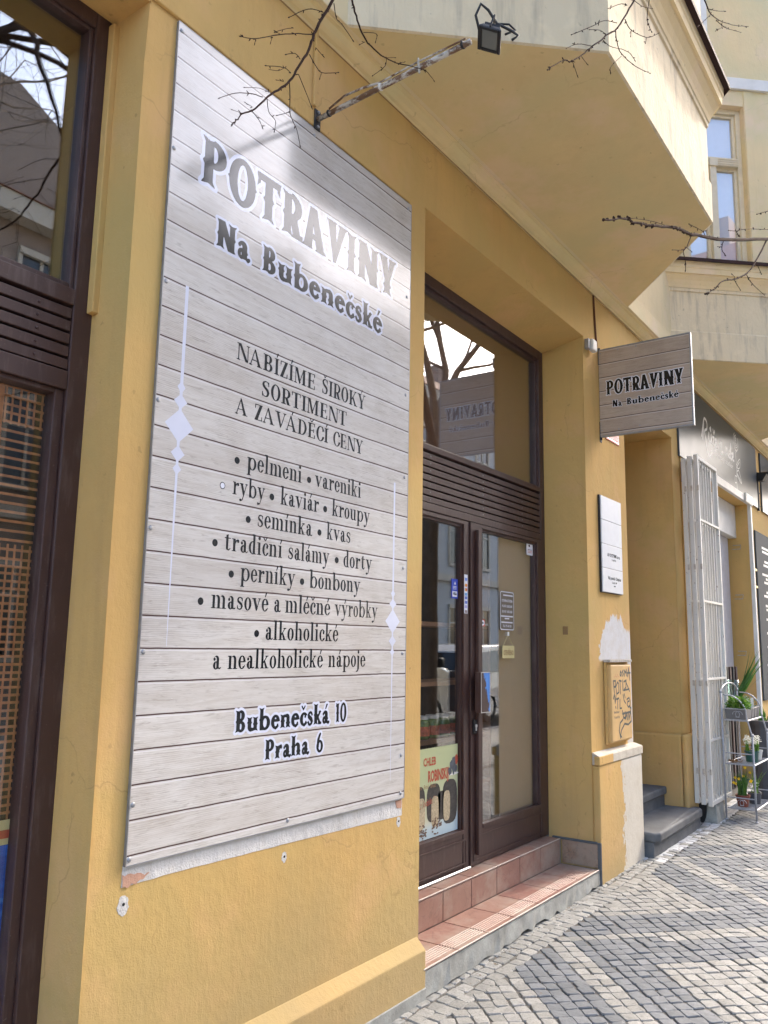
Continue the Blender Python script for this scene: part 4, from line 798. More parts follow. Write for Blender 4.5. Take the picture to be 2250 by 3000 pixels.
MB().box(4.712, 4.78, yo, yo + .001, 1.731, 1.776).build('sticker_sheet', M['red'], v3); disc(MB(), ell(4.746, 1.7535, .026, .019, yo - .0006)).build('disc', M['whiteprint'], v3, recalc=False)
smalltext('168', .018, M['ink'], v3, f0((4.746, yo - .0012, 1.747)), bold=.0005)
v4 = thing('camera_notice', (5.46, yg, 2.26), 'white camera notice sticker in the top right corner of the door', 'sticker')
MB().prism(rrect(5.41, 5.512, 2.262, 2.352, .008, yo), (0, .001, 0)).build('sticker_sheet', M['whiteprint'], v4); disc(MB(), ell(5.455, 2.33, .012, .008, yo - .0006)).build('camera_mark', M['ink'], v4, recalc=False)
for z in (2.30, 2.29, 2.28): MB().box(5.43, 5.495, yo - .0008, yo - .0001, z, z + .0035).build('printed_line', M['red'] if z < 2.3 else M['ink'], v4)
# ------------------------------------------------------------------ the left shop window
Z = .2
lf = MB(); lf.box(1.555, 1.63, Z, .28, .272, 3.862); lf.box(-2.2, 1.555, Z, .28, 3.80, 3.862); lf.box(-2.2, 1.555, Z - .004, .28, 2.732, 2.79); lf.box(-2.2, 1.555, Z + .045, .28, 2.50, 2.732); lf.box(-2.2, 1.555, Z, .28, 2.432, 2.498); lf.box(-2.2, 1.555, Z, .28, .272, .36)
lf.box(1.538, 1.555, Z + .012, .27, 2.79, 3.80); lf.box(-2.2, 1.538, Z + .012, .27, 2.79, 2.812); lf.box(-2.2, 1.538, Z + .012, .27, 3.785, 3.80); lf.box(1.52, 1.555, Z + .014, .27, .36, 2.432); lf.box(-2.2, 1.52, Z + .014, .27, 2.415, 2.432)
lw = lf.build('shop_window', M['brown'], house, bevel=0.004)
for k in range(5):
    z0 = 2.503 + k * .0455
    s = MB().box(-2.2, 1.553, Z + .004, Z + .03, z0, z0 + .036).build('slat', M['brown'], lw, bevel=0.003)
    MB().lathe((1.43, Z + .004, z0 + .018), [(.0055, 0), (.005, .003), (.002, .0045)], 8, 'Y').build('bolt', M['brown'], s)
MB().box(-2.2, 1.54, Z + .04, Z + .046, 2.80, 3.79).build('pane', M['glass'], lw); MB().box(-2.2, 1.53, Z + .045, Z + .051, .35, 2.42).build('pane', M['glass_clear'], lw)
MB().box(1.604, 1.63, .165, .1995, 2.72, 3.84).build('render_stop', M['ochre'], lw, bevel=.004)
MB().tube([(1.542, .232, 2.8), (1.541, .232, 3.78)], .003, 5).build('blue_film_edge', flat('blue_film', (.04, .1, .5), .3), lw)
M['net'] = paint('orange_net_thread', (.42, .175, .07), .8, .2, .25, 40)
nc = thing('net_curtain', (1.3, .33, .9), 'orange brown openwork curtain hanging behind the lower left window pane', 'curtain')
nt_ = MB(); rnd = random.Random(2); z = 2.44
while z > .95:
    zz = z + rnd.uniform(-.002, .002); nt_.box(.85, 1.60, .275, .277, zz, zz + .0085); z -= .0295 if z > 1.85 else .024
nt_.build('weft', M['net'], nc); nt_ = MB(); x = 1.59
while x > .85:
    xx = x + rnd.uniform(-.002, .002); nt_.box(xx, xx + .0075, .2735, .2745, 2.29, 2.45); nt_.box(xx, xx + .0075, .2735, .2745, .9, 1.90); x -= .026
for x in (1.36, 1.30, 1.12): nt_.box(x, x + .02, .2715, .273, .9, 2.45)
nt_.build('warp', M['net'], nc)
M['chrome'] = paint('chrome', (.75, .76, .78), .15, .5, .03, 20, 0, 1.0)
ch = MB().tube([(1.30, .42, 1.16), (1.335, .41, 1.24), (1.365, .40, 1.30), (1.38, .395, 1.42), (1.40, .39, 1.49), (1.45, .385, 1.535), (1.51, .38, 1.55)], .011, 8).build('curved_rail', M['chrome'], None, smooth=True)
tag(ch, 'curved chrome rail inside the left window behind the net curtain', 'rail')
bl = thing('window_poster', (1.2, .262, .4), 'blue advertising poster with white letters at the foot of the left window', 'poster')
def blue_poster():
    m, n, l, b = newmat('blue_poster_print'); w = noise(n, l, pos(n, l, (1, 1, 2.5)), 6, 5, .65, 1.5)
    l.new(ramp(n, l, w, [(.3, (.015, .05, .28)), (.55, (.03, .13, .5)), (.75, (.12, .3, .7))]), b.inputs['Base Color']); b.inputs['Roughness'].default_value = .25; return m
MB().box(.7, 1.528, .262, .264, .37, .97).build('poster_sheet', blue_poster(), bl)
MB().box(.7, 1.528, .2622, .2642, .971, 1.045).build('poster_head', M['cardboard'], bl); MB().box(.7, 1.528, .2605, .2615, .99, 1.015).build('red_band', M['red'], bl)
smalltext('A', .11, M['whiteprint'], bl, MX((1.515, .2605, .70), (1, 0, 0), (0, 0, 1)), align='RIGHT', sx=.8, bold=.003)
smalltext('o', .07, M['whiteprint'], bl, MX((1.515, .2605, .60), (1, 0, 0), (0, 0, 1)), align='RIGHT', sx=.8, bold=.002)
# ------------------------------------------------------------------ the large wall sign
PITCH = .1073
M['wood1'] = woodprint('printed_boards', .931, PITCH, (.625, .595, .56), (.405, .345, .29), (.055, .022, .02), rough=.12)
sg = thing('wall_sign', (2.53, -.01, .9036), 'tall panel printed with whitewashed boards listing the groceries on offer', 'sign')
MB().box(1.756, 3.309, -.013, -.004, .9036, 3.8655).build('sign_panel', M['wood1'], sg)
MB().box(1.753, 1.7558, -.014, -.002, .901, 3.868).box(3.3092, 3.312, -.014, -.002, .901, 3.868).box(1.7558, 3.3092, -.014, -.002, .9005, .9034).box(1.7558, 3.3092, -.014, -.002, 3.8657, 3.868).build('panel_edge', M['steel'], sg)
P1 = lambda y: (lambda a, b: (a, y, b))
y1, y2, y3 = -.0133, -.0137, -.0141
lettering([('POTRAVINY', 1.893, 3.172, 3.297, .193)], P1(y2), M['ink'], sg, 'W', .002, outline=.016, omat=M['lilac'], to3o=P1(y1))
lettering([('Na', 1.988, 2.165, 3.08, .113), ('Bubenečské', 2.235, 3.068, 3.08, .113)], P1(y2), M['ink'], sg, 'W', .0018, outline=.0125, omat=M['lilac'], to3o=P1(y1))
lettering([('Bubenečská', 2.20, 2.742, 1.275, .080), ('10', 2.785, 2.862, 1.275, .080)], P1(y2), M['ink'], sg, 'W', .0015, outline=.0105, omat=M['lilac'], to3o=P1(y1))
lettering([('Praha', 2.362, 2.618, 1.163, .076), ('6', 2.664, 2.710, 1.163, .076)], P1(y2), M['ink'], sg, 'W', .0015, outline=.0105, omat=M['lilac'], to3o=P1(y1))
lettering([('NABÍZÍME', 2.123, 2.590, 2.672, .068), ('ŠIROKÝ', 2.630, 2.945, 2.672, .068)], P1(y1), M['ink'], sg, 'B', .0015)
lettering([('SORTIMENT', 2.262, 2.812, 2.563, .066)], P1(y1), M['ink'], sg, 'B', .0015)
lettering([('A', 2.130, 2.195, 2.459, .064), ('ZAVÁDĚCÍ', 2.230, 2.685, 2.459, .064), ('CENY', 2.718, 2.934, 2.459, .064)], P1(y1), M['ink'], sg, 'B', .0015)
XC = .073
TXT = [(2.256, [('pelmeni', 2.203, 2.522), ('vareniki', 2.606, 2.930)]), (2.148, [('ryby', 2.134, 2.308), ('kaviár', 2.397, 2.638), ('kroupy', 2.724, 3.0)]), (2.042, [('semínka', 2.270, 2.598), ('kvas', 2.692, 2.862)]),
       (1.934, [('tradiční', 2.106, 2.420), ('salámy', 2.452, 2.716), ('dorty', 2.812, 3.024)]), (1.828, [('perníky', 2.194, 2.502), ('bonbony', 2.590, 2.939)]), (1.720, [('masové', 2.055, 2.352), ('a', 2.382, 2.422), ('mléčné', 2.447, 2.732), ('výrobky', 2.762, 3.074)]),
       (1.612, [('alkoholické', 2.340, 2.791)]), (1.504, [('a', 2.076, 2.117), ('nealkoholické', 2.15, 2.693), ('nápoje', 2.727, 2.989)])]
for base, ws in TXT: lettering([(t, a, b, base, XC) for t, a, b in ws], P1(y1), M['ink'], sg, 'D', .0014)
for (x, z) in ((2.15, 2.279), (2.567, 2.277), (2.347, 2.170), (2.678, 2.169), (2.222, 2.063), (2.645, 2.064), (2.059, 1.956), (2.766, 1.958), (2.147, 1.849), (2.544, 1.850), (2.005, 1.742), (2.293, 1.635)):
    disc(MB(), ell(x, z, .0135, .0135, y1, 18)).build('bullet', M['ink'], sg, recalc=False)
disc(MB(), ell(2.082, 2.171, .0135, .0135, y1, 18)).build('bullet', M['ink'], sg, recalc=False); disc(MB(), ell(2.082, 2.171, .0105, .0105, y2, 18)).build('worn_bullet', M['whiteprint'], sg, recalc=False)
def ornament(x, zt, zm, zb, k):
    o = MB(); Q = lambda pts, y: o.add([(x + a, y, z) for a, z in pts], [tuple(range(len(pts)))])
    w = .0075 * k
    Q([(-w, zt), (w, zt), (w * .9, zm), (-w * .9, zm)], y1); Q([(-w * .9, zm), (w * .9, zm), (.001, zb), (-.001, zb)], y1)
    D = lambda z, a, h: Q([(-a, z), (0, z - h), (a, z), (0, z + h)], y1 - .00004 * (len(o.f)))
    D(zm, .064 * k, .062 * k); D(zm + .14 * k, .018 * k, .024 * k); D(zm + .088 * k, .030 * k, .028 * k); D(zm - .10 * k, .031 * k, .03 * k); D(zm - .155 * k, .019 * k, .022 * k)
    o.build('ornament', M['lilac'], sg, recalc=False)
ornament(1.864, 2.868, 2.348, 1.583, 1.0); ornament(3.196, 2.374, 1.711, .99, .92)
for (x, z) in ((1.769, 3.835), (1.766, 3.359), (1.768, 2.85), (1.766, 2.417), (1.768, 1.974), (1.77, 1.565), (1.767, 1.086), (1.766, .921), (2.506, .925), (3.281, .925), (3.281, 1.096), (3.281, 1.562), (3.279, 1.968), (3.279, 2.414), (3.279, 2.833), (3.279, 3.35), (2.529, 3.833), (3.283, 3.835)):
    MB().lathe((x, -.0132, z), [(.0085, 0), (.0085, .0015), (.006, .004), (.0, .005)], 10, 'Y').build('screw', M['steel'], sg)
# ------------------------------------------------------------------ the projecting sign
M['wood2'] = woodprint('printed_boards_small', 3.24, .1105, (.47, .385, .315), (.31, .235, .18), (.05, .022, .016), axis='Y', rough=.3)
px = 5.993
ps = thing('projecting_sign', (px, 0, 3.56), 'square board sign projecting from the pillar over the pavement', 'sign')
MB().box(px - .012, px + .012, -.693, -.004, 3.218, 3.903).build('sign_panel', M['wood2'], ps)
MB().box(px - .014, px + .016, -.705, -.6935, 3.208, 3.914).box(px - .014, px + .016, -.6935, -.004, 3.208, 3.2175).box(px - .014, px + .016, -.6935, -.004, 3.9035, 3.914).build('frame', M['steel'], ps, bevel=.002)
PX = lambda d: (lambda a, b: (px - .0122 - d, -a, b))
lettering([('POTRAVINY', .058, .640, 3.535, .115)], PX(.0008), M['ink'], ps, 'W', .0017, outline=.007, omat=M['whiteprint'], to3o=PX(.0004))
lettering([('Na', .105, .178, 3.435, .052), ('Bubenečské', .215, .605, 3.435, .052)], PX(.0008), M['ink'], ps, 'W', .0013, outline=.004, omat=M['whiteprint'], to3o=PX(.0004))
for (y, z) in ((-.02, 3.88), (-.16, 3.885), (-.30, 3.885), (-.02, 3.26), (-.15, 3.255), (-.31, 3.26)): MB().lathe((px - .0122, y, z), [(.006, -.002), (.006, .0), (.003, .001)], 8, 'X').build('rivet', M['steel'], ps)
MB().box(px - .02, px + .02, -.004, .0, 3.79, 3.93).box(px - .02, px + .02, -.004, .0, 3.17, 3.33).tube([(px, -.006, 3.93), (px, -.006, 3.19)], .008, 8).build('bracket', M['black'], ps, bevel=.002)
# red street plate half hidden behind it
rp = thing('street_name_plate', (6.25, 0, 3.223), 'red enamel street plate with white rim behind the projecting sign', 'sign')
MB().box(6.09, 6.385, -.008, -.001, 3.224, 3.42).build('plate', flat('red_enamel', (.42, .03, .035), .25), rp, bevel=.002)
q = MB(); q.box(6.10, 6.375, -.0092, -.0081, 3.234, 3.242).box(6.10, 6.108, -.0092, -.0081, 3.242, 3.41).box(6.367, 6.375, -.0092, -.0081, 3.242, 3.41).box(6.108, 6.367, -.0092, -.0081, 3.402, 3.41).build('white_rim', M['whiteprint'], rp)
# ------------------------------------------------------------------ floodlight on its arm
fl = thing('floodlight', (2.54, 0, 3.91), 'black floodlight on a rusty white arm above the wall sign', 'lamp')
MB().box(2.52, 2.56, -.020, -.0135, 3.865, 3.96).build('base_plate', M['black'], fl, bevel=.002)
for z in (3.878, 3.948): MB().lathe((2.54, -.0205, z), [(.007, 0), (.007, .006), (.003, .008)], 8, 'Y').build('bolt', M['steel'], fl)
def rustmat():
    m, n, l, b = newmat('rust_flaked_white_pipe'); v = pos(n, l, (1, .5, 1)); a = noise(n, l, v, 26, 6, .7, .5); g = noise(n, l, v, 60, 4, .6)
    c = mixc(n, l, ramp(n, l, a, [(.42, 0), (.52, 1)]), (.52, .49, .44), (.15, .08, .04)); c = mixc(n, l, ramp(n, l, g, [(.58, 0), (.66, .7)]), c, (.05, .04, .035)); l.new(c, b.inputs['Base Color']); b.inputs['Roughness'].default_value = .75; bump(n, l, b, a, .6, .004); return m
M['rustpipe'] = rustmat()
MB().tube([(2.54, -.02, 3.915), (2.54, -.40, 3.932), (2.54, -.80, 3.95)], .0118, 12).build('arm', M['rustpipe'], fl, smooth=True)
cb = MB(); cb.tube([(2.533, -.09, 3.936), (2.525, -.18, 3.957), (2.53, -.28, 3.958), (2.536, -.36, 3.951)], .005, 6).tube([(2.536, -.36, 3.952), (2.533, -.55, 3.962), (2.536, -.78, 3.97)], .004, 6).build('cable', M['rustpipe'], fl)
for y in (-.085, -.365, -.765): MB().lathe((2.54, y, 3.917 + (-y - .02) * .045), [(.015, -.005), (.0165, 0), (.015, .005)], 10, 'Y').build('clamp', M['black'] if y != -.365 else M['white'], fl)
MB().tube([(2.537, -.555, 3.93), (2.53, -.56, 3.975), (2.525, -.57, 3.90)], .004, 5).build('cable_tie', M['rust'], fl)
HD = bpy.data.objects.new('lamp_head', None)
def head_mb(f, name, mat, bev=.003):
    b = MB(); f(b); o = b.build(name, mat, None, bevel=bev)
    o.data.transform(Matrix.Rotation(R(-160), 4, 'X') @ Matrix.Scale(.70, 4)); o.data.transform(Matrix.Rotation(R(30), 4, 'Z')); o.data.transform(Matrix.Translation((2.575, -.865, 3.955) )); o.data.transform(Matrix.Translation(-wloc(fl))); o.parent = fl; return o
# head is modelled face up (+Z is the lit face), then turned towards the wall
head_mb(lambda b: b.hexa([(-.07, -.05, -.03), (.07, -.05, -.03), (.07, .05, -.03), (-.07, .05, -.03)], [(-.09, -.066, .0), (.09, -.066, .0), (.09, .066, .0), (-.09, .066, .0)]), 'housing', M['black'])
head_mb(lambda b: [b.box(-.092, .092, -.068, -.046, 0, .012), b.box(-.092, .092, .046, .068, 0, .012), b.box(-.092, -.072, -.046, .046, 0, .012), b.box(.072, .092, -.046, .046, 0, .012)], 'bezel', M['black'])
head_mb(lambda b: b.box(-.071, .071, -.0455, .0455, .002, .006), 'lens', flat('lamp_lens', (.17, .18, .165), .15))
head_mb(lambda b: [b.box(-.06 + k * .024, -.055 + k * .024, -.045, .045, -.05, -.03) for k in range(6)], 'cooling_fin', M['black'], 0)
head_mb(lambda b: [b.tube([(-.097, 0, .0), (-.097, 0, -.07), (.097, 0, -.07), (.097, 0, .0)], .006, 6)], 'bracket', M['black'], 0)
head_mb(lambda b: [b.box(-.025, .03, -.05, .0, -.075, -.05)], 'driver_box', M['black'])
MB().tube([(2.56, -.83, 3.99), (2.545, -.82, 4.06), (2.55, -.84, 4.105), (2.575, -.86, 4.085), (2.60, -.885, 4.03), (2.63, -.93, 4.0), (2.655, -.95, 3.985), (2.64, -.93, 3.965)], .0055, 7).tube([(2.60, -.885, 4.03), (2.635, -.92, 4.035), (2.65, -.94, 4.01), (2.62, -.91, 3.985)], .0045, 6).build('supply_cable', M['black'], fl, smooth=True)
o = MB().box(2.503, 2.523, -.026, -.0135, 3.965, 4.35).build('cable_duct', M['ochre'], house, bevel=.003)
MB().tube([(5.903, -.006, 4.335), (5.915, -.006, 4.2), (5.93, -.006, 4.05), (5.944, -.006, 3.93)], .006, 6).tube([(5.893, -.005, 4.335), (5.91, -.005, 4.1), (5.93, -.005, 3.98)], .0045, 6).build('wall_cable', paint('brown_cable', (.12, .045, .02), .5), house)
sb = thing('junction_box', (5.77, 0, 3.86), 'small white sensor box on the pillar beside the projecting sign', 'sensor')
MB().box(5.70, 5.74, -.035, -.001, 3.835, 3.915).build('mount', M['steel'], sb, bevel=.003)
b = MB().box(5.742, 5.83, -.055, -.012, 3.835, 3.925).build('cover', M['white'], sb, bevel=.01)
# ------------------------------------------------------------------ name board and meter cabinet on the pillar
nb = thing('name_board', (6.11, -.02, 2.018), 'white four panel name board on the pillar under the projecting sign', 'sign')
MB().box(5.893, 6.33, -.016, -.002, 2.015, 2.748).build('backing', M['black'], nb)
M['opal'] = flat('opal_panel', (.60, .62, .67), .25)
for k in range(4): MB().box(5.897, 6.327, -.026, -.0165, 2.0195 + k * .1815, 2.198 + k * .1815).build('panel', M['opal'], nb, bevel=.002)
for (t, z, s, bo_) in (('AV SYSTEMS s.r.o.', 2.29, .036, .0008), ('č. dveří 191', 2.262, .02, .0004), ('Váš praktik Olejnice', 2.118, .034, .0006), ('č. dveří 1497', 2.09, .02, .0004), ('www', 2.067, .018, .0004)):
    smalltext(t, s, M['ink'], nb, f0((6.14, -.0268, z)), bold=bo_, sx=1.0)
mc = thing('meter_cabinet', (6.17, -.03, .9), 'tan meter cabinet scrawled with graffiti set into the pillar', 'cabinet')
M['tan'] = paint('tan_cabinet_paint', (.60, .38, .15), .55, .4, .1, 8)
MB().box(5.945, 6.378, -.05, -.004, .93, 1.487).build('cabinet_door', M['tan'], mc, bevel=.012)
MB().box(5.925, 6.388, -.022, -.0035, .918, 1.502).build('cabinet_frame', M['ochre'], mc, bevel=.003)
MB().box(5.915, 6.385, -.058, -.0035, 1.5035, 1.523).build('cabinet_lid', M['rust'], mc, bevel=.003)
def scrawl(strokes, mat, w, name, cell=.0018):
    G.X, G.Y = np.meshgrid(np.arange(5.95, 6.375, cell), np.arange(.935, 1.485, cell)); F = np.zeros(G.X.shape)
    x0, z0 = 5.95, .935
    mk = np.zeros(G.X.shape, bool)
    for s in strokes: mk |= st([(5.965 + a * .40, .945 + b * .53) for a, b in s], w)
    F = mk.astype(float); K = (F[1:-1, 1:-1] * 4 + F[:-2, 1:-1] + F[2:, 1:-1] + F[1:-1, :-2] + F[1:-1, 2:]) / 8; F[1:-1, 1:-1] = K
    link(name, field_mesh(F, x0, z0, cell, lambda a, b: (a, -.0508, b), name), mat, mc)
gr1 = [[(.45, .93), (.42, .88), (.47, .86), (.5, .9), (.45, .93)], [(.6, .94), (.55, .92), (.6, .89), (.56, .86)], [(.66, .86), (.67, .94), (.73, .9), (.77, .95), (.78, .86)], [(.83, .85), (.9, .97), (.95, .8)], [(.82, .9), (.99, .9)],
       [(.06, .78), (.1, .64), (.06, .80), (.18, .8), (.16, .72), (.08, .72)], [(.28, .78), (.18, .72), (.22, .62), (.34, .64), (.33, .76), (.28, .78)], [(.36, .8), (.48, .79), (.41, .8), (.42, .62)], [(.55, .8), (.56, .66)], [(.62, .78), (.75, .8), (.72, .7), (.6, .66), (.9, .67)], [(.72, .78), (.92, .64)],
       [(.04, .56), (.1, .62), (.13, .5), (.18, .6)], [(.2, .55), (.32, .56), (.26, .55), (.25, .42)], [(.38, .54), (.37, .42), (.46, .42)], [(.14, .45), (.16, .43)], [(.56, .60), (.6, .52), (.68, .48)], [(.62, .61), (.66, .56)],
       [(.88, .5), (.8, .5), (.76, .46), (.82, .42), (.92, .44), (.94, .5), (.88, .55), (.76, .53)]]
gr2 = [[(.5, .38), (.55, .28), (.66, .28)], [(.5, .34), (.95, .35)], [(.64, .36), (.66, .26), (.74, .34), (.76, .25)], [(.82, .35), (.84, .25), (.92, .33), (.98, .4), (.9, .42)], [(.96, .34), (.97, .22), (.8, .18), (.6, .2), (.42, .12), (.36, .05), (.42, .03)], [(.5, .26), (.36, .22), (.3, .12), (.36, .02)]]
gr3 = [[(.06 + k * .07, .39 - (k % 2) * .01), (.09 + k * .07, .36), (.11 + k * .07, .38)] for k in range(4)] + [[(.08 + k * .07, .32), (.1 + k * .07, .29), (.12 + k * .07, .31)] for k in range(4)]
M['marker'] = flat('marker_ink', (.06, .065, .06), .5); scrawl(gr1, M['marker'], .013, 'graffiti'); scrawl(gr2, M['marker'], .015, 'graffiti'); scrawl(gr3, M['marker'], .006, 'graffiti')
scrawl([[(.1 + k * .06, .86 + (k % 2) * .03), (.13 + k * .06, .85)] for k in range(5)], M['red'], .004, 'graffiti')
# ------------------------------------------------------------------ flower shop on the right
M['slate'] = paint('slate_grey_panel', (.085, .095, .105), .3, .1, .06, 3, 0)
M['slate_m'] = paint('matt_slate_board', (.075, .085, .095), .7, .12, .1, 3, 0)
fs = thing('flower_shop_sign', (9.9, -.02, 3.48), 'slate grey fascia panel with white handwriting and a drawn rose', 'sign')
MB().box(8.07, 11.70, -.022, -.002, 3.482, 4.30).build('sign_panel', M['slate'], fs, bevel=.003)
def strokes(paths, wd, mat, parent, box, tr, name, cell=.004):
    x0, x1, z0, z1 = box; G.X, G.Y = np.meshgrid(np.arange(x0, x1, cell), np.arange(z0, z1, cell)); mk = np.zeros(G.X.shape, bool)
    for p in paths: mk |= st(p, wd)
    F = mk.astype(float); F[1:-1, 1:-1] = (F[1:-1, 1:-1] * 4 + F[:-2, 1:-1] + F[2:, 1:-1] + F[1:-1, :-2] + F[1:-1, 2:]) / 8
    link(name, field_mesh(F, x0, z0, cell, tr, name), mat, parent)
def cur(pts, n=6):
    out = []; P = [Vector((a, b, 0)) for a, b in pts]
    for i in range(len(P) - 1):
        p0, p1, p2, p3 = P[max(i - 1, 0)], P[i], P[i + 1], P[min(i + 2, len(P) - 1)]
        for k in range(n):
            t = k / n; q = .5 * ((2 * p1) + (-p0 + p2) * t + (2 * p0 - 5 * p1 + 4 * p2 - p3) * t * t + (-p0 + 3 * p1 - 3 * p2 + p3) * t ** 3); out.append((q.x, q.y))
    out.append(pts[-1]); return out
# handwriting "Růže z nebe" : x along the wall, z up
hw = [cur([(8.93, 3.87), (8.99, 3.98), (9.05, 4.08), (9.10, 4.10), (9.17, 4.07), (9.16, 4.0), (9.06, 3.95), (9.10, 3.86), (9.13, 3.78), (9.20, 3.70), (9.28, 3.72), (9.31, 3.78)]), cur([(9.03, 4.03), (9.00, 3.92), (8.97, 3.85)]),
      cur([(9.24, 3.97), (9.23, 3.90), (9.27, 3.87), (9.32, 3.90), (9.34, 3.97), (9.34, 3.90), (9.38, 3.87)]), cur([(9.29, 4.03), (9.33, 4.05), (9.33, 4.01), (9.29, 4.03)]), cur([(9.40, 3.96), (9.47, 3.96), (9.42, 3.90), (9.48, 3.87), (9.45, 3.83)]), cur([(9.43, 4.05), (9.46, 4.01), (9.50, 4.05)]),
      cur([(9.50, 3.90), (9.57, 3.93), (9.55, 3.97), (9.51, 3.93), (9.53, 3.87), (9.60, 3.88)]), cur([(9.72, 3.96), (9.80, 3.97), (9.74, 3.89), (9.78, 3.86), (9.86, 3.88)]),
      cur([(9.98, 3.88), (10.01, 3.97), (10.02, 3.90), (10.06, 3.97), (10.09, 3.95), (10.09, 3.89), (10.13, 3.88)]), cur([(10.13, 3.90), (10.19, 3.93), (10.18, 3.97), (10.14, 3.94), (10.15, 3.88), (10.21, 3.88)]), cur([(10.22, 3.90), (10.27, 4.02), (10.25, 4.06), (10.23, 4.0), (10.23, 3.88), (10.28, 3.88), (10.30, 3.94), (10.27, 3.95)]), cur([(10.31, 3.90), (10.37, 3.93), (10.36, 3.97), (10.32, 3.94), (10.33, 3.88), (10.40, 3.88)])]
FY = lambda a, b: (a, -.0228, b)
M['chalk'] = flat('white_signwriting', (.80, .81, .82), .4)
strokes(hw, .03, M['chalk'], fs, (8.88, 10.48, 3.66, 4.14), FY, 'lettering')
smalltext('květinový ateliér', .085, M['chalk'], fs, frontX((9.33, -.0228, 3.765)), align='LEFT', sx=1.72)
rose = [cur([(10.50, 3.53), (10.49, 3.65), (10.52, 3.80), (10.50, 3.95), (10.53, 4.05)])]
for r in (.02, .045, .07, .10): rose.append(cur([(10.54 + r * 1.25 * math.cos(a * .7 + r * 20), 4.15 + r * 1.1 * math.sin(a * .7 + r * 20) * (1 if math.sin(a * .7) > 0 else 1)) for a in range(8)]))
rose += [cur([(10.54, 4.24), (10.50, 4.20), (10.56, 4.19)]), cur([(10.43, 4.12), (10.48, 4.04), (10.56, 4.03), (10.64, 4.08)]), cur([(10.52, 3.85), (10.62, 3.92), (10.72, 3.96), (10.70, 3.86), (10.60, 3.82), (10.52, 3.83)]), cur([(10.51, 3.76), (10.62, 3.80), (10.72, 3.72), (10.74, 3.66), (10.62, 3.69), (10.52, 3.73)]), cur([(10.51, 3.70), (10.42, 3.70), (10.40, 3.62), (10.46, 3.62)]), cur([(10.52, 3.82), (10.68, 3.92)]), cur([(10.52, 3.75), (10.70, 3.69)])]
strokes(rose, .013, M['chalk'], fs, (10.30, 10.85, 3.50, 4.28), FY, 'rose_drawing', .0035)
f2 = thing('second_fascia_panel', (12.8, -.02, 3.48), 'blank slate grey fascia panel at the far right edge', 'sign')
MB().box(11.98, 14.2, -.022, -.002, 3.482, 4.30).build('sign_panel', M['slate'], f2, bevel=.003)
bk = thing('iron_bracket', (11.85, 0, 3.95), 'black wrought iron arm between the two grey fascia panels', 'bracket')
MB().box(11.72, 11.76, -.03, -.003, 3.46, 3.98).tube([(11.74, -.03, 3.955), (11.74, -1.1, 3.97)], .018, 8).hexa([(11.70, -.09, 3.86), (11.82, -.09, 3.86), (11.82, -.03, 3.86), (11.70, -.03, 3.86)], [(11.70, -.16, 3.97), (11.82, -.16, 3.97), (11.82, -.03, 3.97), (11.70, -.03, 3.97)]).build('arm', M['black'], bk)
for z in (3.88, 3.7, 3.52): MB().lathe((11.78, -.012, z), [(.012, 0), (.012, .02)], 8, 'Y').build('bolt', M['black'], bk)
# enamel number plates
for nm, x0, x1, z0, z1, col, lab in (('house_number_plate', 8.115, 8.30, 3.225, 3.43, (.02, .03, .22), 'dark blue enamel plate on the wall beside the white gate'), ('small_enamel_plate', 8.19, 8.30, 3.03, 3.18, (.05, .16, .24), 'small teal enamel plate below the dark blue one')):
    t = thing(nm, ((x0 + x1) / 2, -.014, z0), lab, 'sign'); MB().box(x0, x1, -.022, -.0125, z0, z1).build('plate', flat(nm + '_enamel', col, .2), t, bevel=.003)
    MB().box(x0 + .1 * (x1 - x0), x1 - .1 * (x1 - x0), -.0232, -.0221, z0 + .012, z0 + .018).box(x0 + .1 * (x1 - x0), x1 - .1 * (x1 - x0), -.0232, -.0221, z1 - .018, z1 - .012).build('rim', M['whiteprint'], t)
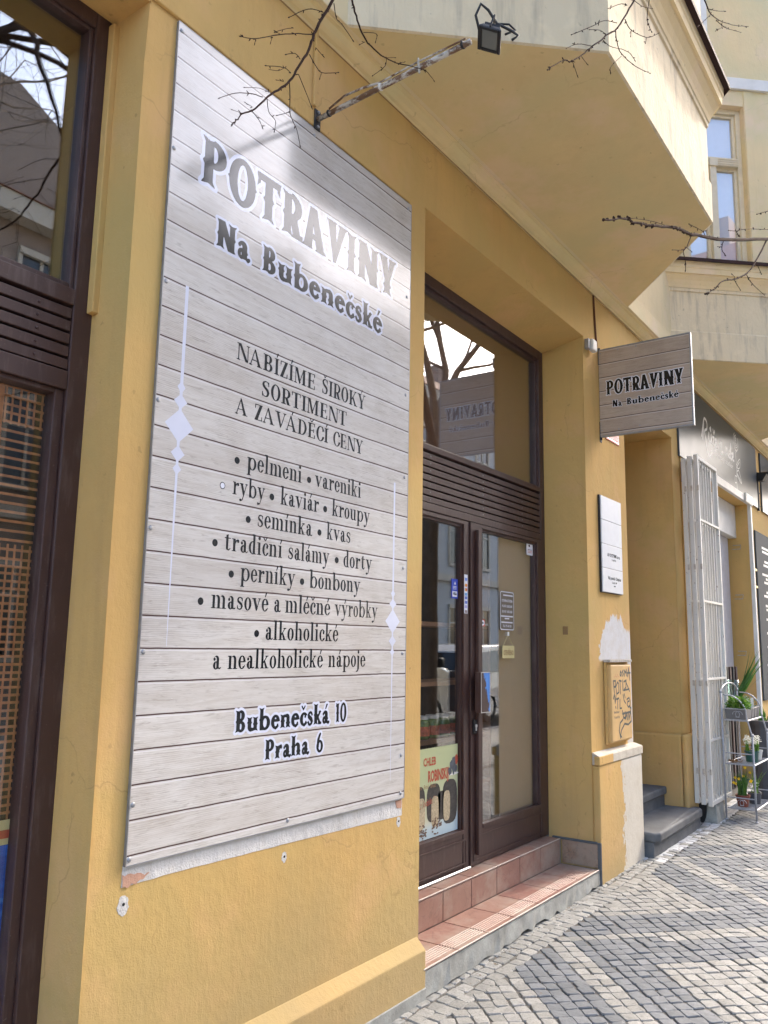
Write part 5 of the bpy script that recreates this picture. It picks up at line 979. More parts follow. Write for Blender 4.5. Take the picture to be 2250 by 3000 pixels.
# folding gate, three leaves stacked against the wall
def chipped():
    m, n, l, b = newmat('chipped_white_gate_paint'); v = pos(n, l); a = noise(n, l, v, 30, 5, .7); s = noise(n, l, v, 4, 4, .6)
    c = mixc(n, l, s, (.56, .54, .49), (.66, .65, .62)); c = mixc(n, l, math_(n, l, 'MULTIPLY', ramp(n, l, a, [(.64, 0), (.67, 1)]), .85), c, (.14, .06, .03)); l.new(c, b.inputs['Base Color']); b.inputs['Roughness'].default_value = .5; return m
M['gatew'] = chipped()
gt = thing('folding_gate', (8.3, -.15, .25), 'white steel folding gate with vertical bars folded against the wall', 'gate')
for (ya, yb, xa, L, za, zt) in ((-.075, -.085, 7.97, .72, .24, 3.43), (-.135, -.125, 7.955, .76, .235, 3.44), (-.195, -.18, 7.955, .80, .225, 3.45)):
    D = Vector((L, yb - ya, 0)); N = D.normalized(); 
    def gp(s, z, r, y_=ya, x_=xa, d=N): return (x_ + d.x * s, y_ + d.y * s, z)
    lf_ = MB()
    for s in (0.0, L - .035):
        p = gp(s, 0, 0); lf_.box(p[0], p[0] + .038, p[1] - .019, p[1] + .019, za, zt)
    p, e = gp(.038, 0, 0), gp(L - .036, 0, 0)
    lf_.box(p[0], e[0], min(p[1], e[1]) - .012, max(p[1], e[1]) + .012, zt - .035, zt - .001); lf_.box(p[0], e[0], min(p[1], e[1]) - .012, max(p[1], e[1]) + .012, za + .001, za + .035)
    g_ = lf_.build('gate_leaf', M['gatew'], gt, bevel=.003)
    n = 6
    for k in range(n):
        s = .038 + (L - .074) * (k + 1) / (n + 1); q = gp(s, 0, 0); MB().box(q[0] - .006, q[0] + .006, q[1] - .006, q[1] + .006, za + .035, zt - .036).build('bar', M['gatew'], g_)
    for z in (2.82, 2.05, 1.33, .78):
        MB().box(p[0], e[0], min(p[1], e[1]) - .0075, max(p[1], e[1]) + .0075, z, z + .02).build('cross_bar', M['gatew'], g_)
    for z in (3.1, 2.35, 1.28, .5): MB().box(xa - .01, xa - .0005, ya - .024, ya - .006, z, z + .05).build('hinge', M['rust'], g_, bevel=.002)
MB().box(8.62, 8.75, -.178, -.176, .26, 1.9).build('kick_plate', M['gatew'], gt)
# doorway of the flower shop
wf = MB(); wf.box(9.0, 11.13, -.045, -.002, 3.442, 3.53); wf.box(11.082, 11.15, -.045, .10, .0, 3.5295); wf.box(10.75, 11.13, -.07, -.046, 3.43, 3.545)
dr = wf.build('flower_shop_doorway', M['white'], house, bevel=.004)
MB().box(9.005, 11.075, .14, .24, 3.02, 3.435).build('shutter_box', M['white'], dr, bevel=.006)
MB().box(10.36, 10.98, .225, .262, .05, 3.015).box(9.005, 9.12, .225, .262, .05, 3.015).build('door_frame', paint('lilac_grey_frame', (.50, .50, .54), .4), dr, bevel=.005)
MB().box(9.125, 10.355, .255, .262, .05, 3.01).build('pane', M['glass'], dr)
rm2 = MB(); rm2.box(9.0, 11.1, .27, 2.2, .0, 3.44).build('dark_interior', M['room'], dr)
for z in (2.88, 2.25, 1.55): MB().tube([(11.076, .20, z), (11.06, .10, z), (11.06, .09, z + .05), (11.076, .19, z + .05)], .006, 6).build('wall_hook', M['rust'], dr)
# dark slatted stand behind the plant rack
ds = thing('slatted_stand', (10.2, -.1, .08), 'dark brown slatted stand in the flower shop doorway behind the rack', 'stand')
for k in range(9): MB().box(9.35 + k * .145, 9.415 + k * .145, .10, .125, .075, 1.42).build('slat', M['black'] if k % 2 else M['brown'], ds)
MB().box(9.34, 10.6, .126, .14, .3, .35).box(9.34, 10.6, .126, .14, 1.30, 1.35).build('rail', M['brown'], ds)
# menu board
mb_ = thing('menu_board', (12.2, -.02, .99), 'slate grey menu board with rows of white text on the far wall', 'sign')
MB().box(11.405, 13.0, -.022, -.002, .992, 3.157).build('board', M['slate_m'], mb_, bevel=.003)
rnd = random.Random(6); z = 2.95
for grp in (2, 2, 3, 2, 2, 2, 2, 2, 3, 2):
    for k in range(grp):
        w = rnd.uniform(.22, .5); m_ = MB(); x = 12.2 - w
        while x < 12.2 + w: a = rnd.uniform(.03, .09); m_.box(x, x + a, -.0235, -.0225, z, z + .030); x += a + .022
        m_.build('text_line', M['chalk'], mb_); z -= .052
    z -= .075
for z in (2.62, 2.40): MB().box(11.25, 11.40, -.02, -.002, z, z + .03).build('brass_clip', paint('brass', (.45, .30, .07), .4, .5, .1, 20, 0, .6), mb_)
# concrete foot and black wheel guard at the gate
cf_ = thing('gate_foot', (8.2, -.1, .05), 'rough concrete foot with black guard under the folding gate', 'bollard')
MB().hexa([(8.16, -.20, gz(8.2) - .05), (8.46, -.20, gz(8.4) - .05), (8.46, -.03, gz(8.4) - .05), (8.16, -.03, gz(8.2) - .05)], [(8.17, -.19, .215), (8.45, -.19, .215), (8.45, -.03, .215), (8.17, -.03, .215)]).build('concrete_block', M['concrete'], cf_, bevel=.01)
MB().prism([(8.148, -.065 + .045 * math.cos(R(a)), .19 + .15 * math.sin(R(a))) for a in range(0, 360, 20)], (.012, 0, 0)).build('black_guard', M['black'], cf_)
# ------------------------------------------------------------------ the plant rack
M['rack'] = paint('grey_wrought_steel', (.36, .37, .40), .45, .5, .15, 30, .05, .2)
rk = thing('plant_rack', (8.75, -.33, gz(8.7)), 'three tier grey wrought iron plant rack on the pavement', 'rack')
XA, XB = 8.42, 9.08; YF, YB = -.478, -.235
for x in (XA, XB):
    for y, t in ((YF, .815), (YB + .02, 1.205)):
        z0 = gz(x); MB().tube([(x, y, z0), (x, y, t)], .0095, 8).lathe((x, y, t), [(.011, 0), (.014, .008), (.014, .02), (.006, .028)], 8).lathe((x, y, z0), [(.018, 0), (.018, .008), (.01, .014)], 8).build('post', M['rack'], rk, smooth=True)
    c = [(YF, .80), (YF + .012, .86), (YF + .03, .93), (YF + .045, 1.0), (YF + .05, 1.06), (YF + .09, 1.13), (YF + .16, 1.18), (YB, 1.19)]
    c = cur(c, 4); MB().tube([(x, a, b) for a, b in c], .007, 7).build('side_arch', M['rack'], rk, smooth=True)
    for (z, ya, yb) in ((.255, YF, YB), (.655, YF, YB), (.96, YF + .045, YB), (1.062, YF + .05, YB)): MB().tube([(x, ya, z), (x, yb, z)], .006, 6).build('side_rail', M['rack'], rk)
    for (cz, sc_) in ((.21, .035), (.61, .035), (1.01, .038)):
        m_ = MB(); yc = (YF + YB) / 2
        for sgn in (-1, 1):
            pts = [(x, yc + sgn * sc_ * (.25 + .95 * math.cos(a / 10 * 5.2) * (1 - a / 28)), cz + sc_ * .95 * math.sin(a / 10 * 5.2) * (1 - a / 28)) for a in range(11)]; m_.tube(pts, .0028, 5)
        m_.build('scroll', M['rack'], rk)
MB().tube([(XA + .09 * 0, YB + .02, 1.20)] + [(XA + (XB - XA) * (.5 - .5 * math.cos(R(a))), YB + .02, 1.20 + .09 * math.sin(R(a))) for a in range(15, 180, 15)] + [(XB, YB + .02, 1.20)], .008, 7).build('back_arch', M['rack'], rk, smooth=True)
for (z, ya, yb) in ((.158, YF, YB), (.555, YF, YB), (.955, YF + .045, YB)):
    s = MB(); s.tube([(XA, ya, z), (XB, ya, z)], .008, 6).tube([(XA, yb, z), (XB, yb, z)], .008, 6).tube([(XA, ya, z), (XA, yb, z)], .007, 6).tube([(XB, ya, z), (XB, yb, z)], .007, 6)
    sh_ = s.build('shelf', M['rack'], rk)
    w = MB()
    for k in range(1, 14): w.tube([(XA + (XB - XA) * k / 14, ya, z - .002), (XA + (XB - XA) * k / 14, yb, z - .002)], .003, 5)
    w.build('shelf_wires', M['rack'], sh_)
# plants
def leafmat(name, c, c2):
    m, n, l, b = newmat(name); g = n.new('ShaderNodeNewGeometry'); l.new(ramp(n, l, g.outputs['Random Per Island'], [(0, c), (1, c2)]), b.inputs['Base Color']); b.inputs['Roughness'].default_value = .5
    b.inputs['Subsurface Weight'].default_value = 0.0; tr = n.new('ShaderNodeBsdfTranslucent'); l.new(ramp(n, l, g.outputs['Random Per Island'], [(0, c), (1, c2)]), tr.inputs[0]); mx = n.new('ShaderNodeMixShader'); mx.inputs[0].default_value = .3
    l.new(b.outputs[0], mx.inputs[1]); l.new(tr.outputs[0], mx.inputs[2]); l.new(mx.outputs[0], n['Material Output'].inputs[0]); return m
M['leaf'] = leafmat('bright_leaf', (.06, .17, .02), (.20, .36, .05)); M['blade'] = leafmat('blade_leaf', (.03, .10, .02), (.09, .20, .03)); M['daff'] = leafmat('daffodil_petal', (.75, .48, .02), (.85, .6, .03)); M['petal'] = leafmat('white_petal', (.75, .75, .66), (.85, .84, .78)); M['greyleaf'] = leafmat('grey_leaf', (.10, .16, .08), (.22, .28, .15))
def bush(name, c, rx, ry, rz, n, s, mat, parent, seed):
    rnd = random.Random(seed); m_ = MB()
    for k in range(n):
        a, b, r = rnd.uniform(0, 6.28), rnd.uniform(0, 1.5), rnd.uniform(.55, 1); p = Vector((c[0] + rx * r * math.cos(a) * math.cos(b * .9), c[1] + ry * r * math.sin(a) * math.cos(b * .9), c[2] + rz * r * math.sin(b)))
        d = Vector((math.cos(a) * rnd.uniform(.4, 1), math.sin(a) * rnd.uniform(.4, 1), rnd.uniform(-.2, .8))).normalized(); w = d.cross(Vector((rnd.uniform(-1, 1), rnd.uniform(-1, 1), 1))).normalized() * s * .45; L = s * rnd.uniform(.8, 1.4); up_ = d.cross(w).normalized() * s * .12
        m_.add([p, p + d * L * .5 + w + up_, p + d * L, p + d * L * .5 - w + up_], [(0, 1, 2), (0, 2, 3)])
    return m_.build(name, mat, parent, recalc=False)
def blades(name, c, n, h, lean, w, mat, parent, seed, spread=.03, dirn=(0, 0)):
    rnd = random.Random(seed); m_ = MB(); tips = []
    for k in range(n):
        a = rnd.uniform(0, 6.28); l_ = rnd.uniform(.2, 1) * lean; hh = h * rnd.uniform(.7, 1.1); p = Vector((c[0] + rnd.uniform(-spread, spread), c[1] + rnd.uniform(-spread, spread), c[2])); side = Vector((-math.sin(a), math.cos(a), 0)) * w; prev = None
        for i in range(6):
            t = i / 5; q = p + Vector((math.cos(a) * l_ * t ** 1.8 * h + dirn[0] * t * h, math.sin(a) * l_ * t ** 1.8 * h + dirn[1] * t * h, hh * (t - .12 * t * t * l_))); sd = side * (1 - t ** 2.5) + side * .05
            cur_ = (tuple(q - sd), tuple(q + sd))
            if prev: m_.add([prev[0], prev[1], cur_[1], cur_[0]], [(0, 1, 2, 3)])
            prev = cur_
        tips.append(q)
    m_.build(name, mat, parent, recalc=False); return tips
def pot(name, c, r0, r1, h, mat, label, cat='plant'):
    t = thing(name, c, label, cat); MB().lathe(c, [(r0, 0), (r1, h * .85), (r1 * 1.08, h * .86), (r1 * 1.08, h), (r1 * .95, h), (r1 * .9, h * .9)], 16).build('pot', mat, t, smooth=False); MB().lathe((c[0], c[1], c[2] + h * .88), [(r1 * .92, 0), (r1 * .92, .004)], 14).build('soil', M['soil'], t); return t
M['pot_grey'] = paint('grey_plastic_pot', (.14, .14, .145), .5, .4, .05); M['pot_red'] = paint('red_brown_pot', (.20, .05, .03), .45, .4, .1); M['pot_green'] = paint('dark_green_pot', (.02, .09, .08), .4); M['pot_blue'] = paint('dark_grey_pot', (.06, .065, .08), .5)
bx = thing('herb_planter', (8.62, -.33, .963), 'grey plastic box of bright green herbs on the top tier', 'plant')
for (x0, x1) in ((8.435, 8.70), (8.71, 8.82), (8.83, 8.94), (8.95, 9.06)):
    q = MB(); q.hexa([(x0 + .01, -.42, .965), (x1 - .01, -.42, .965), (x1 - .01, -.25, .965), (x0 + .01, -.25, .965)], [(x0, -.43, 1.06), (x1, -.43, 1.06), (x1, -.24, 1.06), (x0, -.24, 1.06)]); q.build('planter_box', M['pot_grey'], bx, bevel=.004)
for i, (x, s) in enumerate(((8.47, 1), (8.54, 2), (8.61, 3), (8.67, 4), (8.50, 9), (8.58, 10))): bush('leaves', (x, -.335 + (.03 if i % 2 else -.03), 1.06), .065, .075, .105, 130, .026, M['leaf'], bx, s)
for i, x in enumerate((8.76, 8.88, 9.0)): bush('leaves', (x, -.335, 1.06), .05, .07, .10, 90, .018, M['greyleaf'], bx, 30 + i)
for (x, y) in ((8.68, -.40), (8.76, -.42), (8.86, -.40)): MB().box(x, x + .003, y - .012, y + .012, 1.05, 1.15).build('plant_label', M['white'], bx)
vs = thing('glass_vase', (8.93, -.19, 1.15), 'glass vase of long green leaves behind the top tier', 'vase')
MB().lathe((9.14, -.17, 1.05), [(.05, 0), (.055, .01), (.055, .26), (.053, .26), (.053, .012)], 16).build('vase_glass', glassmat('vase_glass', 1.5, (.8, .9, .88)), vs, smooth=True)
blades('long_leaves', (9.14, -.17, 1.07), 15, .52, .25, .011, M['blade'], vs, 5, .02, (.35, -.42))
vs.location = (9.14, -.17, 1.05)
for ch_ in vs.children: ch_.location = Vector((8.93, -.19, 1.15)) - Vector((9.14, -.17, 1.05))
dp = pot('daffodil_pot', (8.52, -.345, .168), .045, .062, .105, M['pot_red'], 'red brown pot of flowering daffodils on the bottom tier')
tips = blades('leaves', (8.52, -.345, .26), 46, .25, .35, .0045, M['blade'], dp, 2, .035)
fm = MB(); rnd = random.Random(8)
for q in [Vector((8.50 + rnd.uniform(-.07, .1), -.345 + rnd.uniform(-.09, .07), rnd.uniform(.36, .53))) for _ in range(9)]:
    for k in range(6):
        a = k * math.pi / 3; d = Vector((-.3, math.cos(a), math.sin(a))) * .014; w = Vector((0, -math.sin(a), math.cos(a))) * .006; fm.add([q, q + d * .6 + w, q + d, q + d * .6 - w], [(0, 1, 2, 3)])
    fm.lathe(q, [(.004, 0), (.006, -.012)], 6, 'X')
fm.build('blossoms', M['daff'], dp, recalc=False)
d2 = pot('bulb_pot', (8.76, -.40, .168), .05, .06, .10, M['pot_blue'], 'dark square pot of fading narcissus right of the red pot')
blades('leaves', (8.76, -.40, .26), 24, .22, .9, .0045, M['leaf'], d2, 4, .03); bush('faded_petals', (8.76, -.40, .30), .05, .06, .10, 14, .014, M['petal'], d2, 77)
hy = pot('hyacinth_pot', (8.66, -.415, .565), .055, .062, .10, M['pot_green'], 'dark green pot of white hyacinths on the middle tier')
for k, (x, y) in enumerate(((8.62, -.39), (8.68, -.43), (8.72, -.45), (8.66, -.375))):
    blades('leaves', (x, y, .65), 7, .12, .25, .009, M['leaf'], hy, 40 + k, .008); bush('flower_head', (x, y, .745), .026, .026, .06, 60, .013, M['petal'], hy, 50 + k); bush('flower_head', (x, y, .75), .026, .026, -.03, 30, .013, M['petal'], hy, 60 + k)
wp = pot('white_pot', (8.88, -.42, .565), .035, .048, .09, M['white'], 'small white pot behind the green hyacinth pot'); bush('flower_head', (8.88, -.42, .73), .035, .035, .06, 60, .014, M['petal'], wp, 88); blades('leaves', (8.88, -.42, .65), 8, .12, .3, .007, M['blade'], wp, 89, .01)
bs = thing('moss_wreath', (8.47, -.29, .56), 'brown twig wreath lying on the left of the middle tier', 'wreath'); m_ = MB(); rnd = random.Random(3)
for k in range(40):
    a0 = rnd.uniform(0, 6.28); m_.tube([(8.50 + (.055 + rnd.uniform(-.012, .012)) * math.cos(a0 + i * .35), -.30 + (.055 + rnd.uniform(-.01, .01)) * math.sin(a0 + i * .35), .578 + rnd.uniform(-.012, .014)) for i in range(5)], .002, 4)
m_.build('twigs', paint('dry_twig', (.22, .12, .05), .9), bs)
dr_ = thing('dark_display_pot', (9.6, -.30, .08), 'tall dark pot with budding hyacinth right of the rack', 'plant'); MB().lathe((9.62, -.33, gz(9.6)), [(.10, 0), (.13, .78), (.14, .78), (.14, .82), (.12, .82)], 18).build('pot', M['pot_blue'], dr_)
blades('leaves', (9.62, -.33, .85), 10, .16, .2, .014, M['leaf'], dr_, 9, .03); bush('buds', (9.62, -.33, .86), .05, .05, .06, 30, .02, M['petal'], dr_, 91)
yd = thing('daffodil_bunch', (9.25, -.50, .5), 'single yellow daffodils leaning in from the right of the rack', 'plant'); blades('leaves', (9.62, -.36, .8), 6, .3, .8, .004, M['blade'], yd, 15, .02, (-.5, -.5)); bush('blossoms', (9.30, -.52, .55), .02, .02, .02, 14, .022, M['daff'], yd, 92)
yd.location = (9.62, -.36, .8)
for ch_ in yd.children: ch_.location = Vector((9.25, -.50, .5)) - Vector((9.62, -.36, .8))
# ------------------------------------------------------------------ street: trees, parked vehicles, houses across the road
TWIGS=[([(2.026,-.55,3.946),(1.992,-.55,3.861),(1.933,-.55,3.742),(1.897,-.55,3.66),(1.875,-.55,3.588),(1.825,-.55,3.489),(1.788,-.55,3.417),(1.736,-.55,3.353),(1.686,-.55,3.296),(1.639,-.55,3.229),(1.585,-.55,3.181),(1.566,-.55,3.153),(1.546,-.55,3.123)],.0095,.0018),
([(1.889,-.55,3.654),(1.819,-.55,3.61),(1.733,-.55,3.549),(1.625,-.55,3.461),(1.562,-.55,3.426)],.0027,.0014),
([(1.94,-.55,3.776),(1.863,-.55,3.734),(1.772,-.55,3.639)],.0024,.0014),
([(1.832,-.55,3.523),(1.806,-.55,3.528),(1.764,-.55,3.497)],.002,.0013),
([(1.79,-.55,3.446),(1.755,-.55,3.444),(1.676,-.55,3.4)],.0019,.0013),
([(1.784,-.55,3.415),(1.79,-.55,3.353),(1.794,-.55,3.302),(1.828,-.55,3.263),(1.847,-.55,3.217)],.0025,.0013),
([(1.826,-.55,3.465),(1.87,-.55,3.419),(1.897,-.55,3.387)],.0019,.0013),
([(1.665,-.55,3.284),(1.622,-.55,3.269),(1.554,-.55,3.231),(1.491,-.55,3.176)],.0024,.0012),
([(1.686,-.55,3.291),(1.696,-.55,3.251),(1.727,-.55,3.238),(1.725,-.55,3.202)],.0018,.0012),
([(1.618,-.55,3.214),(1.655,-.55,3.199),(1.67,-.55,3.185)],.0018,.0012),
([(1.876,-.55,3.57),(1.902,-.55,3.556),(1.942,-.55,3.544),(2.031,-.55,3.6)],.0023,.0013),
([(1.908,-.55,3.617),(1.948,-.55,3.611)],.0017,.0013),
([(1.794,-.55,3.308),(1.734,-.55,3.261)],.0016,.0011),
([(1.997,-.55,3.852),(2.013,-.55,3.804),(2.051,-.55,3.801),(2.11,-.55,3.781)],.0025,.0014),
([(1.625,-.55,3.461),(1.622,-.55,3.443)],.0012,.001),
([(1.733,-.55,3.549),(1.71,-.55,3.545)],.0013,.001),
([(1.794,-.55,3.614),(1.755,-.55,3.584),(1.71,-.55,3.542)],.0013,.0011),
([(1.688,-.55,3.395),(1.729,-.55,3.416),(1.762,-.55,3.449)],.0012,.001),
([(1.696,-.55,3.515),(1.691,-.55,3.492)],.0013,.001),
([(1.757,-.55,3.395),(1.727,-.55,3.381)],.0013,.0009),
([(1.585,-.55,3.181),(1.544,-.55,3.169)],.0013,.0009),
([(1.692,-.55,3.317),(1.649,-.55,3.305),(1.59,-.55,3.271)],.0013,.0009),
([(1.624,-.55,3.226),(1.596,-.55,3.223)],.0012,.0009),
([(1.942,-.55,3.544),(1.935,-.55,3.518)],.0013,.001),
([(2.018,-.6,3.897),(2.036,-.6,3.869),(2.063,-.6,3.825),(2.099,-.6,3.78),(2.153,-.6,3.763),(2.244,-.6,3.775),(2.339,-.6,3.812),(2.459,-.6,3.871),(2.523,-.6,3.898),(2.589,-.6,3.894)],.0058,.0014),
([(2.108,-.6,3.788),(2.186,-.6,3.836),(2.183,-.6,3.801)],.0018,.0013),
([(2.253,-.6,3.778),(2.245,-.6,3.74),(2.17,-.6,3.654)],.0021,.0013),
([(2.118,-.6,3.757),(2.088,-.6,3.726)],.0016,.0011),
([(2.459,-.6,3.871),(2.523,-.6,3.901)],.0015,.0012),
([(2.244,-.6,3.775),(2.309,-.6,3.817)],.0015,.0011),
([(2.339,-.6,3.812),(2.373,-.6,3.84)],.0015,.0011),
([(3.074,-1.3,4.322),(3.011,-1.3,4.229),(2.876,-1.3,4.055),(2.786,-1.3,3.943),(2.672,-1.3,3.84),(2.609,-1.3,3.775),(2.521,-1.3,3.692),(2.423,-1.3,3.595),(2.319,-1.3,3.501),(2.259,-1.3,3.47),(2.133,-1.3,3.354)],.0061,.0017),
([(2.788,-1.3,3.969),(2.645,-1.3,3.879),(2.526,-1.3,3.775),(2.331,-1.3,3.609)],.0023,.0014),
([(2.769,-1.3,3.925),(2.782,-1.3,3.884),(2.827,-1.3,3.865),(3.0,-1.3,3.92),(3.191,-1.3,4.009)],.0031,.0015),
([(2.884,-1.3,4.051),(2.943,-1.3,4.05),(3.052,-1.3,4.098),(3.191,-1.3,4.178),(3.344,-1.3,4.303)],.0026,.0015),
([(3.235,-1.3,4.412),(3.18,-1.3,4.261),(3.236,-1.3,4.237)],.0027,.0016),
([(2.521,-1.3,3.692),(2.386,-1.3,3.611),(2.285,-1.3,3.528)],.0018,.0011),
([(2.332,-1.3,3.514),(2.355,-1.3,3.497),(2.373,-1.3,3.485)],.0016,.001),
([(2.632,-1.3,3.79),(2.699,-1.3,3.811),(2.812,-1.3,3.874)],.0021,.0013),
([(2.409,-1.3,3.581),(2.468,-1.3,3.588)],.0016,.0011),
([(2.916,-1.3,4.135),(2.847,-1.3,4.094),(2.696,-1.3,3.966)],.0021,.0013),
([(2.672,-1.3,3.84),(2.597,-1.3,3.807),(2.497,-1.3,3.741)],.0016,.0012),
([(2.826,-1.3,3.852),(2.709,-1.3,3.734),(2.699,-1.3,3.704)],.0017,.0012),
([(2.829,-1.3,3.885),(2.932,-1.3,3.934),(2.993,-1.3,3.941)],.0019,.0012),
([(2.961,-1.3,4.059),(2.949,-1.3,4.022)],.0016,.0012),
([(3.16,-1.3,4.156),(3.143,-1.3,4.12)],.0017,.0013),
([(2.956,-1.3,4.203),(3.106,-1.3,4.27),(3.26,-1.3,4.366)],.0022,.0013),
([(4.17,-1.3,5.135),(4.257,-1.3,5.128),(4.379,-1.3,5.129),(4.67,-1.3,5.281),(5.048,-1.3,5.518),(5.487,-1.3,5.81)],.0058,.0021),
([(4.379,-1.3,5.124),(4.198,-1.3,4.954),(4.048,-1.3,4.815)],.0028,.0019),
([(4.517,-1.3,5.185),(4.702,-1.3,5.27),(4.907,-1.3,5.391),(5.222,-1.3,5.585)],.0034,.0019),
([(4.315,-1.3,5.116),(4.53,-1.3,5.254),(4.788,-1.3,5.434)],.0028,.0018),
([(4.702,-1.3,5.27),(4.484,-1.3,5.092)],.0025,.0019),
([(6.306,-1.45,4.598),(4.829,-1.45,3.929),(3.703,-1.45,3.436),(3.364,-1.45,3.302),(3.147,-1.45,3.215),(2.972,-1.45,3.157),(2.858,-1.45,3.116),(2.634,-1.45,3.02),(2.476,-1.45,2.958),(2.357,-1.45,2.92),(2.171,-1.45,2.83)],.0131,.0032),
([(3.147,-1.45,3.212),(3.066,-1.45,3.128),(3.018,-1.45,3.088),(3.038,-1.45,3.051),(3.033,-1.45,3.019)],.003,.0015),
([(3.028,-1.45,3.097),(2.869,-1.45,3.032)],.0019,.0013),
([(3.364,-1.45,3.302),(3.326,-1.45,3.307),(3.219,-1.45,3.276),(3.117,-1.45,3.245)],.0024,.0016),
([(4.792,-1.45,3.91),(4.426,-1.45,3.625),(4.185,-1.45,3.467),(3.891,-1.45,3.32),(3.636,-1.45,3.209),(3.468,-1.45,3.105),(3.318,-1.45,3.032)],.0067,.0022),
([(4.153,-1.45,3.448),(4.293,-1.45,3.45),(4.615,-1.45,3.51)],.0031,.0017),
([(3.702,-1.45,3.433),(3.656,-1.45,3.368),(3.723,-1.45,3.367)],.0028,.0016),
([(4.426,-1.45,3.625),(4.561,-1.45,3.61)],.0027,.0018),
([(3.865,-1.45,3.309),(4.001,-1.45,3.306)],.0023,.0016),
([(4.055,-1.45,3.602),(4.004,-1.45,3.609),(4.279,-1.45,3.744),(4.847,-1.45,3.994)],.0029,.0019),
([(4.004,-1.45,3.609),(3.815,-1.45,3.529)],.0023,.0017),
([(2.842,-1.45,3.11),(2.623,-1.45,3.033),(2.357,-1.45,2.922)],.0016,.0012),
([(3.065,-1.45,3.125),(3.135,-1.45,3.137)],.0016,.0012),
([(3.893,-1.45,3.33),(3.831,-1.45,3.32)],.002,.0014),
([(5.059,-1.45,4.216),(4.54,-1.45,3.947)],.0036,.0024),
([(3.647,-1.45,3.376),(3.581,-1.45,3.349)],.0017,.0014),
([(3.326,-1.45,3.307),(3.39,-1.45,3.34)],.0016,.0013)]
def barkmat():
    m, n, l, b = newmat('bark'); v = pos(n, l, (1, 1, .35)); a = noise(n, l, v, 18, 6, .7)
    l.new(ramp(n, l, a, [(.3, (.07, .052, .042)), (.7, (.20, .155, .125))]), b.inputs['Base Color']); b.inputs['Roughness'].default_value = .9; bump(n, l, b, a, .7, .02); return m
M['bark'] = barkmat(); M['twig'] = paint('twig_bark', (.05, .03, .024), .95, .04, .3, 60, 0)
def smooth_path(pts, rnd, n=4, jit=.0):
    P = [Vector(p) for p in pts]; out = []
    for i in range(len(P) - 1):
        p0, p1, p2, p3 = P[max(i - 1, 0)], P[i], P[i + 1], P[min(i + 2, len(P) - 1)]
        for k in range(n):
            t = k / n; q = .5 * ((2 * p1) + (-p0 + p2) * t + (2 * p0 - 5 * p1 + 4 * p2 - p3) * t * t + (-p0 + 3 * p1 - 3 * p2 + p3) * t ** 3)
            out.append(q + Vector((rnd.uniform(-jit, jit), rnd.uniform(-jit, jit), rnd.uniform(-jit, jit))))
    out.append(P[-1]); return out
def grow(mb, p, d, L, r, depth, rnd):
    n = 5; pts = [p.copy()]; q = p.copy(); dd = d.copy()
    for i in range(n):
        dd = (dd + Vector((rnd.uniform(-.2, .2), rnd.uniform(-.2, .2), rnd.uniform(-.08, .17)))).normalized(); q = q + dd * L / n; pts.append(q.copy())
    mb.tube(pts, [r * (1 - .5 * i / n) for i in range(n + 1)], 6 if depth > 2 else 4, caps=False)
    if depth == 0: return
    for k in range(rnd.choice((3, 4)) if depth > 1 else 4):
        i = rnd.randint(2, n); a = Vector((rnd.uniform(-1, 1), rnd.uniform(-1, 1), rnd.uniform(-.35, .6))).normalized(); nd = (dd * .75 + a * .8).normalized()
        grow(mb, pts[i], nd, L * rnd.uniform(.55, .8), r * (.5 if i == n else .42), depth - 1, rnd)
def tree(x, y, label, seed, fork, extra=None, r0=.17, lean=(0, 0)):
    rnd = random.Random(seed); t = thing('street_tree', (x, y, gz(x)), label, 'tree', 'bare street trees along the kerb'); z0 = gz(x)
    tp = smooth_path([(x, y, z0 - .1), (x + .03, y, z0 + 1.2), (x - .02 + lean[0] * .5, y + .02, z0 + fork * .6), (x + lean[0], y + lean[1], z0 + fork)], rnd, 5, .012)
    MB().tube(tp, [r0 * (1.25 if i == 0 else 1 - .3 * i / len(tp)) for i in range(len(tp))], 14).build('trunk', M['bark'], t, smooth=True)
    mb = MB(); f = Vector(tp[-1]); 
    for k in range(5):
        a = k * 1.256 + rnd.uniform(-.3, .3); d = Vector((math.cos(a) * .5, math.sin(a) * .5, 1)).normalized(); grow(mb, f - Vector((0, 0, .25 * k * .3)), d, 2.6, r0 * .42, 4, rnd)
    mb.build('crown', M['bark'], t, recalc=False)
    if extra: extra(t, f, rnd)
    return t
def twigset(t, paths, rnd, limbs):
    mb = MB(); bud = MB()
    for pts, ra, rb in paths:
        ra *= .68; rb *= .85; q = smooth_path(pts, rnd, 4, ra * .35); n = len(q); mb.tube(q, [ra + (rb - ra) * i / (n - 1) for i in range(n)], 6)
        L = sum((q[i + 1] - q[i]).length for i in range(n - 1)); c = max(2, int(L / .045))
        for k in range(c):
            i = rnd.randint(0, n - 2); d = (q[i + 1] - q[i]).normalized(); s = (d + Vector((rnd.uniform(-1, 1), rnd.uniform(-.6, .6), rnd.uniform(-1, 1)))).normalized(); w = max(rb * 1.25, .0011); bud.tube([q[i], q[i] + s * .006, q[i] + s * .011], [w * .8, w * 1.3, w * .4], 5)
        e = q[-1]; d = (q[-1] - q[-2]).normalized(); bud.tube([e - d * .004, e + d * .003, e + d * .009], [rb, rb * 1.9, rb * .4], 6)
    for pts, ra, rb in limbs:
        q = smooth_path(pts, rnd, 5, .01); n = len(q); mb.tube(q, [ra + (rb - ra) * i / (n - 1) for i in range(n)], 8)
    mb.build('twigs', M['twig'], t, recalc=False); bud.build('buds', M['twig'], t, recalc=False)['kind'] = 'stuff'
NEAR = [k for k in TWIGS if k[0][0][1] != -1.45]; FAR = [k for k in TWIGS if k[0][0][1] == -1.45]
